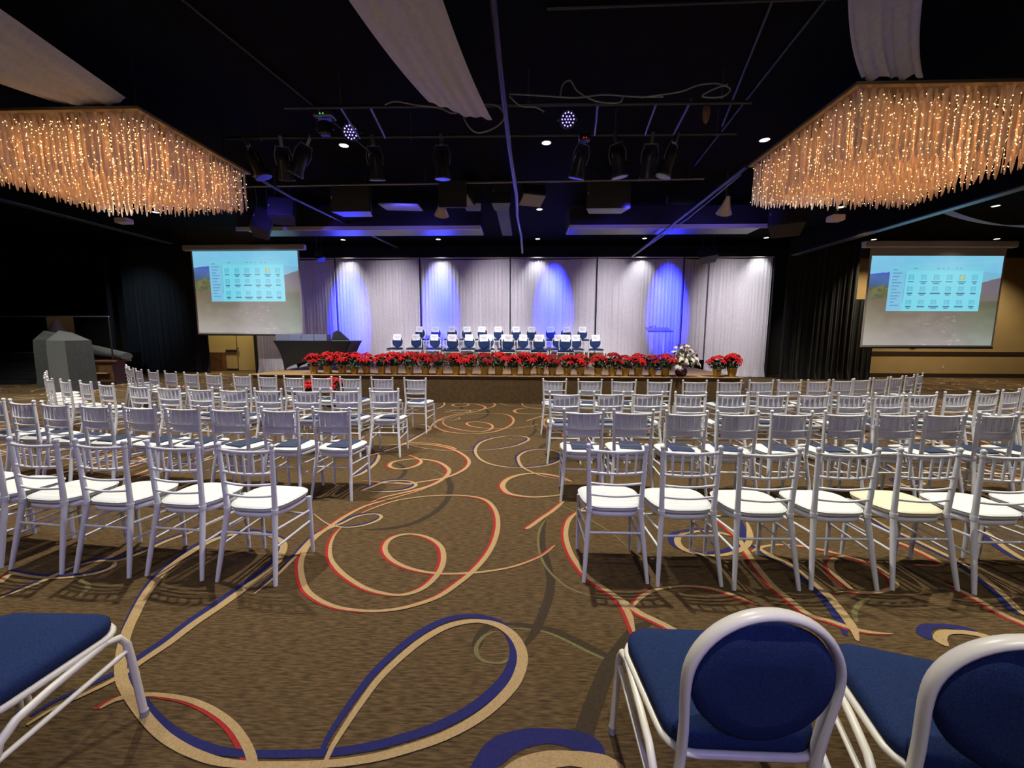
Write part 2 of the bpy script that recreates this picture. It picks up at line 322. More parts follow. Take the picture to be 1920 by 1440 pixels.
# ------------------------------------------------------------------ floor with its woven swirls
STROKES=[
('r',0.034,[0.233,2.935,0.126,2.783,-0.055,2.647,-0.219,2.58,-0.394,2.543,-0.571,2.531,-0.73,2.559,-0.858,2.614,-0.972,2.698,-1.056,2.817,-1.077,2.935,-1.04,3.018,-0.955,3.061,-0.844,3.045,-0.731,2.98,-0.642,2.878,-0.596,2.754,-0.579,2.626,-0.593,2.507,-0.633,2.397,-0.693,2.329,-0.773,2.297,-0.877,2.306,-1.01,2.351,-1.153,2.44,-1.285,2.548,-1.404,2.68,-1.49,2.843,-1.54,3.01,-1.547,3.145]),
('r',0.034,[-0.925,4.297,-1.077,4.009,-1.3,3.781,-1.504,3.583,-1.6,3.368,-1.646,3.165,-1.673,2.988,-1.662,2.821,-1.599,2.634,-1.502,2.47,-1.387,2.325,-1.261,2.233,-1.133,2.175,-1.013,2.15,-0.891,2.144,-0.766,2.163,-0.648,2.212,-0.532,2.291,-0.441,2.415,-0.356,2.563,-0.279,2.767,-0.235,3.001,-0.23,3.272,-0.278,3.549,-0.387,3.762,-0.568,3.852,-0.794,3.863,-1.028,3.817,-1.257,3.71,-1.412,3.543,-1.485,3.421]),
('b',0.026,[-1.916,3.395,-1.707,3.217,-1.555,3.155,-1.423,3.168,-1.316,3.245,-1.277,3.342,-1.332,3.407,-1.43,3.399,-1.515,3.34,-1.571,3.227,-1.642,3.123,-1.69,3.02,-1.694,2.879,-1.674,2.631,-1.67,2.441,-1.691,2.273]),
('b',0.048,[-0.751,1.303,-0.752,1.369,-0.74,1.447,-0.718,1.556,-0.684,1.682,-0.627,1.801,-0.548,1.923,-0.451,2.021,-0.347,2.073,-0.235,2.084,-0.13,2.049,-0.055,1.978,-0.014,1.889,-0.008,1.801,-0.037,1.696,-0.093,1.61,-0.166,1.531,-0.251,1.466,-0.348,1.412,-0.457,1.369,-0.563,1.335,-0.671,1.313,-0.751,1.303,-0.855,1.295,-0.953,1.291,-1.044,1.289,-1.149,1.295,-1.242,1.313,-1.348,1.343,-1.477,1.393,-1.649,1.483,-1.877,1.624,-2.034,1.771,-2.157,1.916,-2.249,2.053,-2.362,2.236,-2.448,2.431,-2.482,2.61,-2.485,2.772,-2.453,2.908,-2.369,2.991,-2.246,3.03,-2.094,3.003,-1.948,2.929,-1.863,2.857,-1.801,2.731,-1.755,2.553,-1.784,2.35,-1.814,2.165,-1.851,2.004,-1.867,1.857,-1.894,1.751,-1.902,1.703,-1.925,1.633,-1.972,1.562,-2.038,1.477,-2.062,1.405]),
('r',0.034,[-1.839,1.488,-1.813,1.531,-1.759,1.551,-1.68,1.563,-1.584,1.558,-1.471,1.54,-1.34,1.499,-1.207,1.437,-1.091,1.358,-1.01,1.282,-0.974,1.235]),
('b',0.1,[-0.112,1.212,-0.052,1.271,0.014,1.321,0.091,1.349,0.168,1.359,0.244,1.355,0.302,1.339,0.346,1.3,0.364,1.255]),
('g',0.012,[0.195,3.404,0.125,3.18,0.106,2.924,0.137,2.692,0.204,2.528,0.298,2.404,0.428,2.339,0.582,2.307]),
('d',0.035,[-0.878,4.427,-0.775,3.957,-0.783,3.66,-0.852,3.42,-0.982,3.24,-1.16,3.15,-1.354,3.125]),
('d',0.035,[0.186,3.404,0.145,3.147,0.136,2.925,0.159,2.706,0.175,2.494,0.155,2.328,0.115,2.181,0.065,2.034,0.004,1.917]),
('d',0.035,[-0.121,2.076,-0.208,2.039,-0.241,1.963,-0.249,1.88]),
('g',0.014,[-0.15,2.018,-0.213,1.979,-0.247,1.907,-0.234,1.842,-0.185,1.806,-0.11,1.803,-0.051,1.849]),
('d',0.038,[-0.121,2.076,0.015,2.066,0.159,2.035,0.291,1.953,0.42,1.857,0.499,1.773]),
('g',0.014,[-0.063,2.041,0.092,2.028,0.198,1.98,0.315,1.902,0.417,1.842,0.48,1.814]),
('d',0.05,[0.777,2.157,0.624,2.056,0.505,1.923,0.419,1.805,0.346,1.668,0.279,1.53,0.228,1.403,0.203,1.328]),
('g',0.01,[-0.604,3.954,-0.292,3.947,0.017,3.863,0.306,3.707,0.552,3.42,0.722,3.138,0.806,2.895]),
('b',0.034,[-1.337,5.426,-1.024,5.426,-0.73,5.455,-0.438,5.532,-0.172,5.697,-0.003,5.937,0.054,6.095,0.013,6.236,-0.106,6.297,-0.326,6.273,-0.534,6.117,-0.673,5.875,-0.709,5.589,-0.684,5.331,-0.597,5.075,-0.454,4.886,-0.247,4.766,-0.052,4.743,0.143,4.791,0.318,4.889,0.452,5.057,0.495,5.241,0.454,5.434,0.313,5.541,0.148,5.538,-0.002,5.423,-0.086,5.214,-0.085,5.01,-0.039,4.783,0.063,4.615,0.196,4.477,0.371,4.382,0.518,4.306]),
('t',0.02,[-1.72,5.708,-1.49,5.552,-1.257,5.467,-1.024,5.426]),
('r',0.04,[-1.604,5.214,-1.457,5.103,-1.34,4.952,-1.335,4.805,-1.406,4.681,-1.507,4.63,-1.609,4.664,-1.683,4.748,-1.691,4.872,-1.625,4.961,-1.504,5.02,-1.353,5.027,-1.187,4.972,-1.036,4.839,-0.915,4.627,-0.904,4.445,-0.942,4.274,-1.022,4.113,-1.148,3.989,-1.283,3.885,-1.412,3.785,-1.489,3.655]),
('r',0.036,[-2.662,5.551,-2.38,5.62,-2.083,5.662,-1.739,5.718,-1.44,5.721,-1.162,5.594,-0.944,5.394,-0.779,5.135,-0.713,4.917,-0.727,4.693,-0.804,4.502,-0.911,4.358,-1.048,4.269,-1.183,4.199,-1.267,4.163,-1.49,4.169,-1.811,4.235]),
('b',0.034,[-1.443,4.203,-1.278,4.163,-1.251,4.149,-1.433,4.172,-1.571,4.166,-1.53,4.215,-1.424,4.252,-1.301,4.241,-1.198,4.167,-1.184,4.075,-1.259,3.984,-1.399,3.935,-1.551,3.929,-1.694,3.951]),
('b',0.034,[-1.71,3.936,-1.628,4.071,-1.559,4.198,-1.459,4.251]),
('r',0.05,[0.518,4.306,0.412,4.434,0.271,4.515,0.125,4.555,-0.049,4.501,-0.179,4.374,-0.236,4.225,-0.234,4.088,-0.172,3.947,-0.062,3.884,0.087,3.856,0.258,3.885,0.413,3.945]),
('d',0.04,[-0.884,4.342,-0.818,4.183,-0.784,4.005,-0.779,3.866]),
('d',0.035,[-1.434,4.285,-1.415,4.457,-1.447,4.602,-1.533,4.755,-1.651,4.874]),
('g',0.01,[-0.884,4.342,-0.976,4.495,-1.118,4.617,-1.267,4.649]),
('b',0.04,[-2.06,7.066,-1.881,7.049,-1.732,6.913,-1.647,6.716,-1.663,6.488,-1.735,6.104,-1.799,5.762,-1.895,5.479,-2.015,5.268,-2.154,5.071]),
('b',0.04,[-1.997,5.22,-1.929,5.036,-1.887,4.779,-1.907,4.471,-1.971,4.328]),
('r',0.034,[0.617,3.69,0.482,3.525,0.393,3.374,0.344,3.178,0.332,3.004,0.348,2.811,0.389,2.641,0.435,2.519,0.506,2.422,0.571,2.332,0.6,2.247,0.612,2.167,0.607,2.092,0.603,2.021]),
('r',0.034,[0.383,3.773,0.264,3.558,0.147,3.389,0.05,3.236,0.005,3.187]),
('r',0.04,[0.588,2.333,0.668,2.203,0.741,2.139,0.799,2.089,0.862,2.021,0.928,1.958]),
('r',0.03,[0.645,2.237,0.717,2.325,0.803,2.394,0.92,2.439,1.054,2.458,1.178,2.449,1.262,2.412,1.347,2.351,1.411,2.292]),
('b',0.045,[1.346,3.175,1.263,3.127,1.21,3.04,1.203,2.94,1.264,2.867,1.377,2.835,1.515,2.859,1.665,2.94,1.782,3.064,1.879,3.243,1.936,3.389]),
('b',0.04,[1.346,3.175,1.471,3.214,1.594,3.197,1.677,3.145]),
('r',0.034,[1.715,2.904,1.809,2.965,1.936,3.01,2.061,3.015,2.176,2.99,2.288,2.937,2.379,2.876]),
('r',0.036,[1.68,3.508,1.713,3.355,1.721,3.146,1.675,2.902,1.636,2.692,1.619,2.481,1.637,2.35,1.661,2.22,1.745,2.169,1.832,2.109,1.925,2.083,2.019,2.077]),
('b',0.045,[1.79,3.004,1.814,2.871,1.866,2.768,1.905,2.671,1.912,2.55,1.908,2.425,1.889,2.311,1.863,2.206,1.832,2.109,1.782,2.019]),
('r',0.036,[1.968,2.427,2.063,2.445,2.138,2.434,2.254,2.446,2.391,2.499,2.451,2.557,2.483,2.663,2.493,2.76,2.447,2.817,2.372,2.867,2.272,2.836,2.178,2.747,2.123,2.648,2.105,2.543,2.117,2.46,2.211,2.444]),
('r',0.03,[2.927,3.154,2.972,3.033,2.996,2.902,2.97,2.779,2.779,2.772]),
('r',0.034,[2.788,2.528,2.804,2.448,2.807,2.348,2.81,2.255,2.838,2.191,2.851,2.13]),
('b',0.034,[3.112,3.569,3.089,3.34,3.11,3.183,3.134,2.944,3.142,2.787,3.081,2.597,3.024,2.457,2.944,2.306,2.923,2.237]),
('b',0.055,[2.223,2.0,2.236,2.047,2.308,2.098,2.401,2.107,2.473,2.095,2.542,2.068]),
('g',0.02,[2.144,2.383,2.045,2.329,1.954,2.255,1.89,2.164]),
('d',0.04,[2.618,2.799,2.684,2.719,2.688,2.581,2.676,2.443]),
('b',0.04,[3.863,3.349,3.797,3.212,3.712,3.064,3.667,2.948,3.634,2.84]),
('b',0.034,[-2.651,3.296,-2.691,3.193,-2.738,3.026,-2.812,2.872,-2.84,2.734,-2.883,2.624,-2.934,2.587,-3.048,2.583,-3.126,2.529,-3.156,2.433,-3.167,2.329,-3.194,2.245,-3.22,2.167]),
('b',0.034,[-2.933,2.596,-2.869,2.507,-2.904,2.443,-3.007,2.394,-3.131,2.374,-3.281,2.383,-3.425,2.407,-3.526,2.433]),
('r',0.034,[-3.409,2.305,-3.468,2.39,-3.434,2.406]),
('g',0.02,[-2.99,2.38,-2.873,2.341,-2.795,2.289,-2.759,2.211]),
]


def smooth_path(P, n=5):
    out = []
    for i in range(len(P) - 1):
        p0 = P[max(i - 1, 0)]; p1 = P[i]; p2 = P[i + 1]; p3 = P[min(i + 2, len(P) - 1)]
        for k in range(n):
            t = k / n
            out.append(tuple(.5 * ((2 * p1[j]) + (-p0[j] + p2[j]) * t + (2 * p0[j] - 5 * p1[j] + 4 * p2[j] - p3[j]) * t * t + (-p0[j] + 3 * p1[j] - 3 * p2[j] + p3[j]) * t ** 3) for j in (0, 1)))
    out.append(P[-1]); return out

floor = MB()
floor.cur = 0
floor.quad((-22, -7, 0), (22, -7, 0), (22, 18, 0), (-22, 18, 0))
_layer = [0]
def ribbon(P, w, mi, dx=0, dy=0, level=0):
    n = len(P)
    _layer[0] += 1
    z0 = .0006 + level * .0016 + (_layer[0] % 23) * .00005
    vs = []
    for i, p in enumerate(P):
        a = P[max(i - 1, 0)]; b = P[min(i + 1, n - 1)]
        tx, ty = b[0] - a[0], b[1] - a[1]; L = math.hypot(tx, ty) or 1
        f = i / (n - 1); z = z0 + f * .0004
        # calligraphic width: thicker when the stroke runs away from the viewer, thin at both ends
        ww = w * (.55 + .6 * abs(ty) / L) * min(1, .3 + 5 * f, .3 + 5 * (1 - f)) * .5
        nx, ny = -ty / L * ww, tx / L * ww
        vs += [(p[0] + dx + nx, p[1] + dy + ny, z), (p[0] + dx - nx, p[1] + dy - ny, z)]
    floor.cur = mi
    floor.add(vs, [(2 * i, 2 * i + 1, 2 * i + 3, 2 * i + 2) for i in range(n - 1)])
for si, (kind, wd, flat) in enumerate(STROKES):
    P0 = [(flat[i], flat[i + 1]) for i in range(0, len(flat), 2)]
    P0 = smooth_path(P0)
    my = sum(p[1] for p in P0) / len(P0)
    shifts = [(0, 0)]
    if my < 3.9 and wd < .09 and not (kind == 'b' and wd == .048):
        shifts.append((0, 4.26))
    elif my >= 3.9: shifts.append((0, 4.2601))
    for s in (-1, 1):
        for yy in (-2.3, 1.96, 6.22, 10.5):
            shifts.append((7.3 * s, yy))
        for yy in (0, 4.26, 8.52, 12.78):
            shifts.append((14.6 * s, yy))
        for yy in (1.1, 5.36, 9.62):
            shifts.append((11.2 * s, yy)); shifts.append((17.6 * s, yy))
    for ax, ay in shifts:
        P = [(p[0] + ax, p[1] + ay) for p in P0]
        if ay == 4.2601:
            P = [p for p in P if p[1] > 7.0]
            if len(P) < 4 or max(math.hypot(P[i + 1][0] - P[i][0], P[i + 1][1] - P[i][1]) for i in range(len(P) - 1)) > .5: continue
        if ax:      # keep the repeats from running over the traced centre field
            P = [p for p in P if (abs(p[0]) > 3.6) or p[1] < 1.0 or p[1] > 7.2]
            if len(P) < 4: continue
            jumps = max(math.hypot(P[i + 1][0] - P[i][0], P[i + 1][1] - P[i][1]) for i in range(len(P) - 1))
            if jumps > .5: continue
        if kind == 'r':
            ribbon(P, wd * 1.05, 2, -.020, -.004, 1); ribbon(P, wd, 1, 0, 0, 2)
        elif kind == 'b':
            ribbon(P, wd * 1.1, 3, -wd * .75, wd * .85, 1); ribbon(P, wd, 1, 0, 0, 2)
        elif kind == 't': ribbon(P, wd, 1, 0, 0, 2)
        elif kind == 'd': ribbon(P, wd * 1.4, 4, 0, 0, 0)
        elif kind == 'g': ribbon(P, wd * 1.4, 5, 0, 0, 0)
structure('floor', floor, [M['carpet'], M['tan_yarn'], M['red_yarn'], M['navy_yarn'], M['umber_yarn'], M['olive_yarn']])

# ------------------------------------------------------------------ room shell
structure('ceiling', MB().box(-22, 22, -7, 18, CEIL, CEIL + .2), M['black_tex'])
structure('wall_left', MB().box(-22.2, -22, -7, 18, 0, CEIL), M['black'])
structure('wall_right', MB().box(22, 22.2, -7, 18, 0, CEIL), M['tan_wall'])
structure('wall_rear', MB().box(-22, 22, -7.2, -7, 0, CEIL), M['tan_wall'])
b = MB(); b.box(12.4, 22, 16.4, 16.6, 0, 4.6)
structure('wall_back_right', b, M['tan_wall'])
b = MB(); b.box(-22, -14.6, 16.8, 17.0, 0, CEIL); b.box(-11.6, 12.4, 16.8, 17.0, 0, CEIL); b.box(12.4, 22, 16.3, 17.0, 4.6, CEIL)
structure('wall_back_black', b, M['black'])
b = MB(); b.box(-14.6, -12.72, 17.2, 17.35, 0, 4.2); b.box(-11.86, -11.3, 17.2, 17.35, 0, 4.2); b.box(-12.72, -11.86, 17.2, 17.35, 2.15, 4.2)
structure('wall_back_alcove', b, M['door'])
structure('wall_back_jog', MB().box(-13.9, -13.2, 16.95, 17.18, 0, .82), M['brown_leather'])
structure('trim_1', MB().box(-13.2, -12.72, 17.17, 17.2, .82, .93), M['dark_wood'])
structure('baseboard_alcove', MB().box(-13.2, -12.72, 17.17, 17.2, 0, .1), M['dark_wood'])
structure('trim_2', MB().box(12.4, 22, 16.365, 16.4, .90, 1.02), M['dark_wood'])
structure('baseboard_back', MB().box(12.4, 22, 16.37, 16.4, 0, .16), M['dark_wood'])
dr = thing('door_1', None, None, (-12.29, 17.24, 0)); dr['kind'] = 'structure'
b = MB(); b.box(-.41, .41, -.02, .03, .02, 2.13); b.build('door_leaf', M['door'], dr)
b = MB(); b.box(-.425, -.41, -.04, .03, 0, 2.15); b.box(.41, .425, -.04, .03, 0, 2.15); b.box(-.425, .425, -.04, .03, 2.13, 2.15); b.build('door_frame', M['dark_wood'], dr)
b = MB(); b.ball((-.35, -.07, 1.0), .035); b.build('door_knob', M['dark_wood'], dr)
# long ceiling bulkheads over the side aisles, with a pale lower edge
for n, x, zb, ye in (('left', -12.65, 4.81, 14.3), ('right', 9.50, 4.47, 15.0)):
    bb = MB(); bb.box(x - .10, x + .10, -7, ye, zb, CEIL)
    structure('ceiling_bulkhead_' + n, bb, M['black_tex'])
    bb = MB(); bb.box(x - .11, x + .11, -7, ye, zb - .03, zb)
    structure('trim_3' if n == 'left' else 'trim_4', bb, M['grey_metal'])

# ------------------------------------------------------------------ stage
SF, SH = 9.38, .66
st = thing('stage', 'low platform stage covered in brown carpet under the row of poinsettias', 'stage', (-.8, SF, 0))
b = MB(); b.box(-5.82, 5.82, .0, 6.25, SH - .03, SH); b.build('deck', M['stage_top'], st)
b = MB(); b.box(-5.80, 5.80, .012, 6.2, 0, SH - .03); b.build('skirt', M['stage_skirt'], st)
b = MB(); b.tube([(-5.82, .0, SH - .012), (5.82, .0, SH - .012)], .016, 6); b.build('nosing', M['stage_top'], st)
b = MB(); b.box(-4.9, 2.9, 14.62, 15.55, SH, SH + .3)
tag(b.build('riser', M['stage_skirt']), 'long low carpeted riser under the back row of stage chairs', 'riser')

# ------------------------------------------------------------------ drapes
def folds(x0, x1, z0, z1, amp, seed, wl=.11, sag=0.0, gather=0.0):
    rnd = random.Random(seed)
    comps = [(amp, wl, rnd.uniform(0, 6)), (amp * .8, wl * 2.7, rnd.uniform(0, 6)), (amp * .45, wl * .53, rnd.uniform(0, 6)), (amp * .8, wl * 6.1, rnd.uniform(0, 6))]
    def fn(u, v):
        x = x0 + (x1 - x0) * u
        z = z0 + (z1 - z0) * v
        y = 0
        for a, l, p in comps:
            y += a * (.55 + .6 * math.sin(x * 2.3 + p) ** 2) * math.sin(2 * PI * x / l + p + 1.3 * math.sin(x * 1.9 + p) + .35 * math.sin(v * 4 + x * 3 + p))
        y *= (.5 + .5 * (1 - v))
        z -= sag * math.sin(PI * u) * v
        y -= gather * max(0, .06 - v) * 6 * (1 + math.sin(x * 17))
        return (x, y, z)
    return fn
ORD = ['first', 'second', 'third', 'fourth', 'fifth', 'sixth', 'seventh', 'eighth', 'ninth', 'tenth', 'eleventh', 'twelfth', 'thirteenth', 'fourteenth', 'fifteenth', 'sixteenth', 'seventeenth', 'eighteenth', 'nineteenth', 'twentieth', 'twenty-first', 'twenty-second', 'twenty-third', 'twenty-fourth', 'twenty-fifth', 'twenty-sixth']
SEAMS = [(-10.95, -7.55, .02), (-7.52, -4.20, SH + .01), (-4.17, -.66, SH + .01), (-.62, 2.69, SH + .01), (2.73, 5.98, SH + .01), (6.02, 7.05, SH + .01), (6.98, 9.32, .02)]
DL = ['floor-length white drape panel behind the left projection screen',
      'white drape panel behind the black table, lit by the leftmost blue beam',
      'white drape panel lit by the second blue beam from the left',
      'white drape panel just right of centre, lit by the third blue beam',
      'white drape panel lit by the rightmost blue beam',
      'narrow white drape panel ending above a dark gap beside the stage',
      'floor-length white drape panel at the right end beside the black drape']
for i, (a, c, z0) in enumerate(SEAMS):
    y = 16.0 + (.05 if i == 5 else 0) - (.06 if i == 6 else 0)
    b = MB(); b.grid(folds(a, c, z0, 4.55, .016, 11 + i, .13, .035, .12 if z0 < .1 else .04), int((c - a) * 55), 26)
    o = b.build('stage_drape', M['drape']); o.location = (0, y, 0)
    tag(o, DL[i], 'drape', 'white pipe and drape panels behind the stage')
PX = [-11.0, -7.53, -4.18, -.64, 2.71, 6.0, 9.36]
PN = ['left end of the white backdrop', 'white drapes behind the black table', 'white drapes left of the stage chairs', 'white drapes behind the stage chairs', 'white drapes right of the stage chairs', 'white drapes behind the bouquet', 'white drapes beside the right black drape']
pp = None
for i, x in enumerate(PX):
    if pp is None:
        pp = thing('drape_upright', '', 'pole', (x, 15.93, 0))
        b = MB(); b.tube([(0, 0, 0.01), (0, 0, 4.62)], .022, 8); b.build('pole', M['black_metal'], pp)
        b = MB(); b.box(-.2, .2, -.04, .2, 0, .012); b.build('base_plate', M['black_metal'], pp)
        o = pp
    else:
        o = copy_tree(pp)
    o.location = (x, 15.90, 0)
    tag(o, 'thin dark upright pole at the ' + PN[i] if i == 0 else 'thin dark upright pole at a seam of the ' + PN[i], 'pole', 'uprights of the drape frame')
b = MB(); b.tube([(-11.0, 15.95, 4.58), (9.36, 15.95, 4.58)], .025, 8)
tag(b.build('drape_crossbar', M['case']), 'long horizontal pipe carrying the white stage drapes', 'pipe')
b = MB(); b.grid(folds(9.42, 12.0, .02, CEIL - .05, .035, 41, .2, 0, .15), 150, 18); b.grid(folds(11.95, 12.75, .02, 2.95, .03, 43, .2, 0, .1), 50, 12)
o = b.build('black_drape', M['black_drape']); o.location = (0, 15.25, 0); tag(o, 'tall black velour drape right of the white backdrop', 'drape')
b = MB(); b.grid(folds(-16.6, -13.1, .02, CEIL - .05, .04, 42, .24, 0, .15), 180, 18)
o = b.build('black_drape', M['black_drape']); o.location = (0, 16.2, 0); tag(o, 'tall black velour drape left of the left projection screen', 'drape')
b = MB(); b.box(-.07, .07, -.03, .03, .0, 4.75)
o = b.build('drape_edge_post', M['grey_metal']); o.location = (-17.1, 16.1, 0); tag(o, 'thin grey vertical post standing left of the left black drape', 'post')

# ------------------------------------------------------------------ projection screens
def screen_paint(seed):
    rnd = random.Random(seed)
    tx = [[rnd.random() for _ in range(40)] for _ in range(40)]
    def nz(u, v, s):
        x = u * s % 39; y = v * s % 39; i, j = int(x), int(y); fx, fy = x - i, y - j
        a = tx[j][i] * (1 - fx) + tx[j][(i + 1) % 40] * fx; c = tx[(j + 1) % 40][i] * (1 - fx) + tx[(j + 1) % 40][(i + 1) % 40] * fx
        return a * (1 - fy) + c * fy
    icons = [(cx, cy) for cy in (.835, .64, .445) for cx in (.31, .405, .5, .595, .69, .785)]
    def col(u, v, top):
        # v measured from the bottom of the image area, u from the left
        n = nz(u, v, 18); n2 = nz(u * 1.3 + 3, v * 2.1, 37)
        wx0, wx1, wy0, wy1 = .15, .86, .39, .885
        if wx0 < u < wx1 and wy0 < v < wy1:
            U = (u - wx0) / (wx1 - wx0); V = (v - wy0) / (wy1 - wy0)
            base = (122, 216, 236)
            if U < .165: base = (128, 196, 230)
            if V > .90: base = (120, 205, 228)
            if .168 < U < .176 and V < .9 and V > .2: base = (90, 150, 180)
            if U < .15:
                for k in range(12):
                    if abs(V - (.92 - k * .072)) < .011 and U > .03 and U < .06 + .07 * ((k * 37) % 10) / 10 + .02: base = (90, 150, 195)
            for k, (a, b_) in enumerate(((.25, .3), (.5, .53), (.56, .58), (.61, .63), (.7, .72), (.75, .77))):
                if a < U < b_ and .94 < V < .965: base = (85, 160, 190)
            for r, V0 in enumerate((.76, .50, .20)):
                for q in range(6):
                    U0 = .235 + q * .137
                    if abs(U - U0) < .030 and abs(V - V0) < .055:
                        base = (105, 200, 225)
                        if r == 0 and q == 4 and (U - U0) ** 2 * 4 + (V - V0) ** 2 < .0022: base = (190, 200, 110)
                        elif abs(abs(U - U0) - .026) < .005 or abs(V - V0 - .04) < .008: base = (95, 185, 212)
                    ln = .03 + .022 * ((q * 7 + r * 5) % 5) / 4
                    if abs(U - U0) < ln and abs(V - V0 + .10) < .013: base = (60, 120, 150)
                    if (q + r) % 3 and abs(U - U0) < ln * .6 and abs(V - V0 + .14) < .012: base = (75, 140, 170)
            return base
        sky = (118 - 30 * (1 - v), 200, 236)
        ridge_r = .70 + .06 * (u - .85) / .15 + .01 * n
        if v > .80 + .02 * math.sin(u * 9): return (115 + 20 * nz(u * .3, v * 3, 30), 195 + 10 * n, 232)
        if u < .30:
            if v > .64 + .04 * n: return (58 + 30 * n, 84 + 36 * n, 188 - 60 * (.80 - v) / .16)
            if v > .50 + .10 * u + .03 * n: return (78 + 48 * n2, 84 + 42 * n2, 52 + 34 * n)
        if u > .80 and v > ridge_r: return (120, 185, 215)
        if u > .78 and v > .50:
            q = min(1, (v - .50) / .12); return (112 + 6 * n, 105 + 6 * n, 98 + 20 * q)
        lo = max(0, (.45 - v)) / .45
        d = (u - .15) * .5
        g = (118 + 50 * lo - 18 * d * 2, 108 + 54 * lo - 18 * d * 2, 90 + 66 * lo - 10 * d)
        if n2 > .80 and v < .5 and .4 < u < .75: g = tuple(c + 22 for c in g)
        gq = max(0, min(1, (u - .62) / .3)) * max(0, min(1, (.58 - v) / .12)); g = (g[0] - 4 * gq - 8 * n2 * gq, g[1] + 7 * gq, g[2] - 8 * gq)
        return tuple(c + (n - .5) * 12 for c in g)
    return col
def s2l(c):
    c = max(0.0, min(255.0, c)) / 255
    return c / 12.92 if c <= .04045 else ((c + .055) / 1.055) ** 2.4
def make_screen(name, label, cx, y, z0, z1, wdt, topgap, rz):
    t = thing(name, label, 'projection screen', (cx, y, 0), rz, 'projection screens')
    hw = wdt / 2
    mp = bpy.data.materials.new('projected_picture'); mp.use_nodes = True
    nt = mp.node_tree; bs = nt.nodes['Principled BSDF']; bs.inputs['Base Color'].default_value = (.12, .12, .12, 1); bs.inputs['Roughness'].default_value = .9
    at = nt.nodes.new('ShaderNodeVertexColor'); at.layer_name = 'picture'
    nt.links.new(at.outputs[0], bs.inputs['Emission Color']); bs.inputs['Emission Strength'].default_value = .93
    NU, NV = 260, 190
    b = MB(); b.grid(lambda u, v: (-hw + wdt * u, 0, z0 + (z1 - z0) * v), NU, NV, False)
    o = b.build('picture', mp, t)
    ca = o.data.color_attributes.new('picture', 'FLOAT_COLOR', 'CORNER')
    f = screen_paint(3); data = []
    k = 0
    for j in range(NV):
        for i in range(NU):
            u = (i + .5) / NU; v = (j + .5) / NV
            c = f(u, v, 0)
            l = (s2l(c[0]), s2l(c[1]), s2l(c[2]), 1.0)
            data.extend(l * 4)
    ca.data.foreach_set('color', data)
    b = MB(); b.box(-hw - .06, hw + .06, .004, .012, z0 - .05, z1 + topgap + .02); b.build('fabric', M['case'], t)
    b = MB(); b.bbox(-hw - .30, hw + .30, -.09, .09, z1 + topgap, z1 + topgap + .19, .02); b.build('roller_case', M['case'], t)
    b = MB(); b.bbox(-hw - .07, hw + .07, -.015, .03, z0 - .10, z0 - .045, .01); b.build('bottom_bar', M['black_metal'], t)
    for s in (-1, 1):
        b = MB(); b.tube([(s * (hw + .1), 0, z1 + topgap + .19), (s * (hw + .1), 0, CEIL)], .012, 6); b.build('hanger', M['black_metal'], t)
    return t
make_screen('projection_screen', 'left hanging projection screen showing a blue window of icons', -10.15, 14.5, 1.66, 4.58, 3.92, .02, R(-1))
make_screen('projection_screen', 'right hanging projection screen showing a blue window, before the tan wall', 12.50, 13.0, 1.34, 4.05, 3.98, .24, R(1.5))

# ------------------------------------------------------------------ white spindle-back chairs
def lerp(a, b, t): return tuple(a[i] + (b[i] - a[i]) * t for i in range(3))
def stile(s, z):
    if z >= .46:
        t = (z - .46) / .46
        return Vector((s * (.170 + .018 * t), .012 - .012 * t, z))
    t = z / .46
    return Vector((s * (.208 - .038 * t), -.078 + .09 * t - .02 * math.sin(PI * t) * 0, z))
def seat_outline(k, grow=0.0, n=36):
    """rounded trapezoid: narrow at the back, wide rounded front"""
    pts = []
    for i in range(n):
        a = 2 * PI * i / n
        x, y = math.cos(a), math.sin(a)
        e = .55
        X = math.copysign(abs(x) ** e, x); Y = math.copysign(abs(y) ** (e + .1), y)
        ty = (Y + 1) / 2
        hw = .178 + (.212 - .178) * ty + grow
        pts.append((X * hw * (1 - .0 * ty), .0 + .005 - grow + (Y + 1) / 2 * (.365 + 2 * grow)))
    return pts
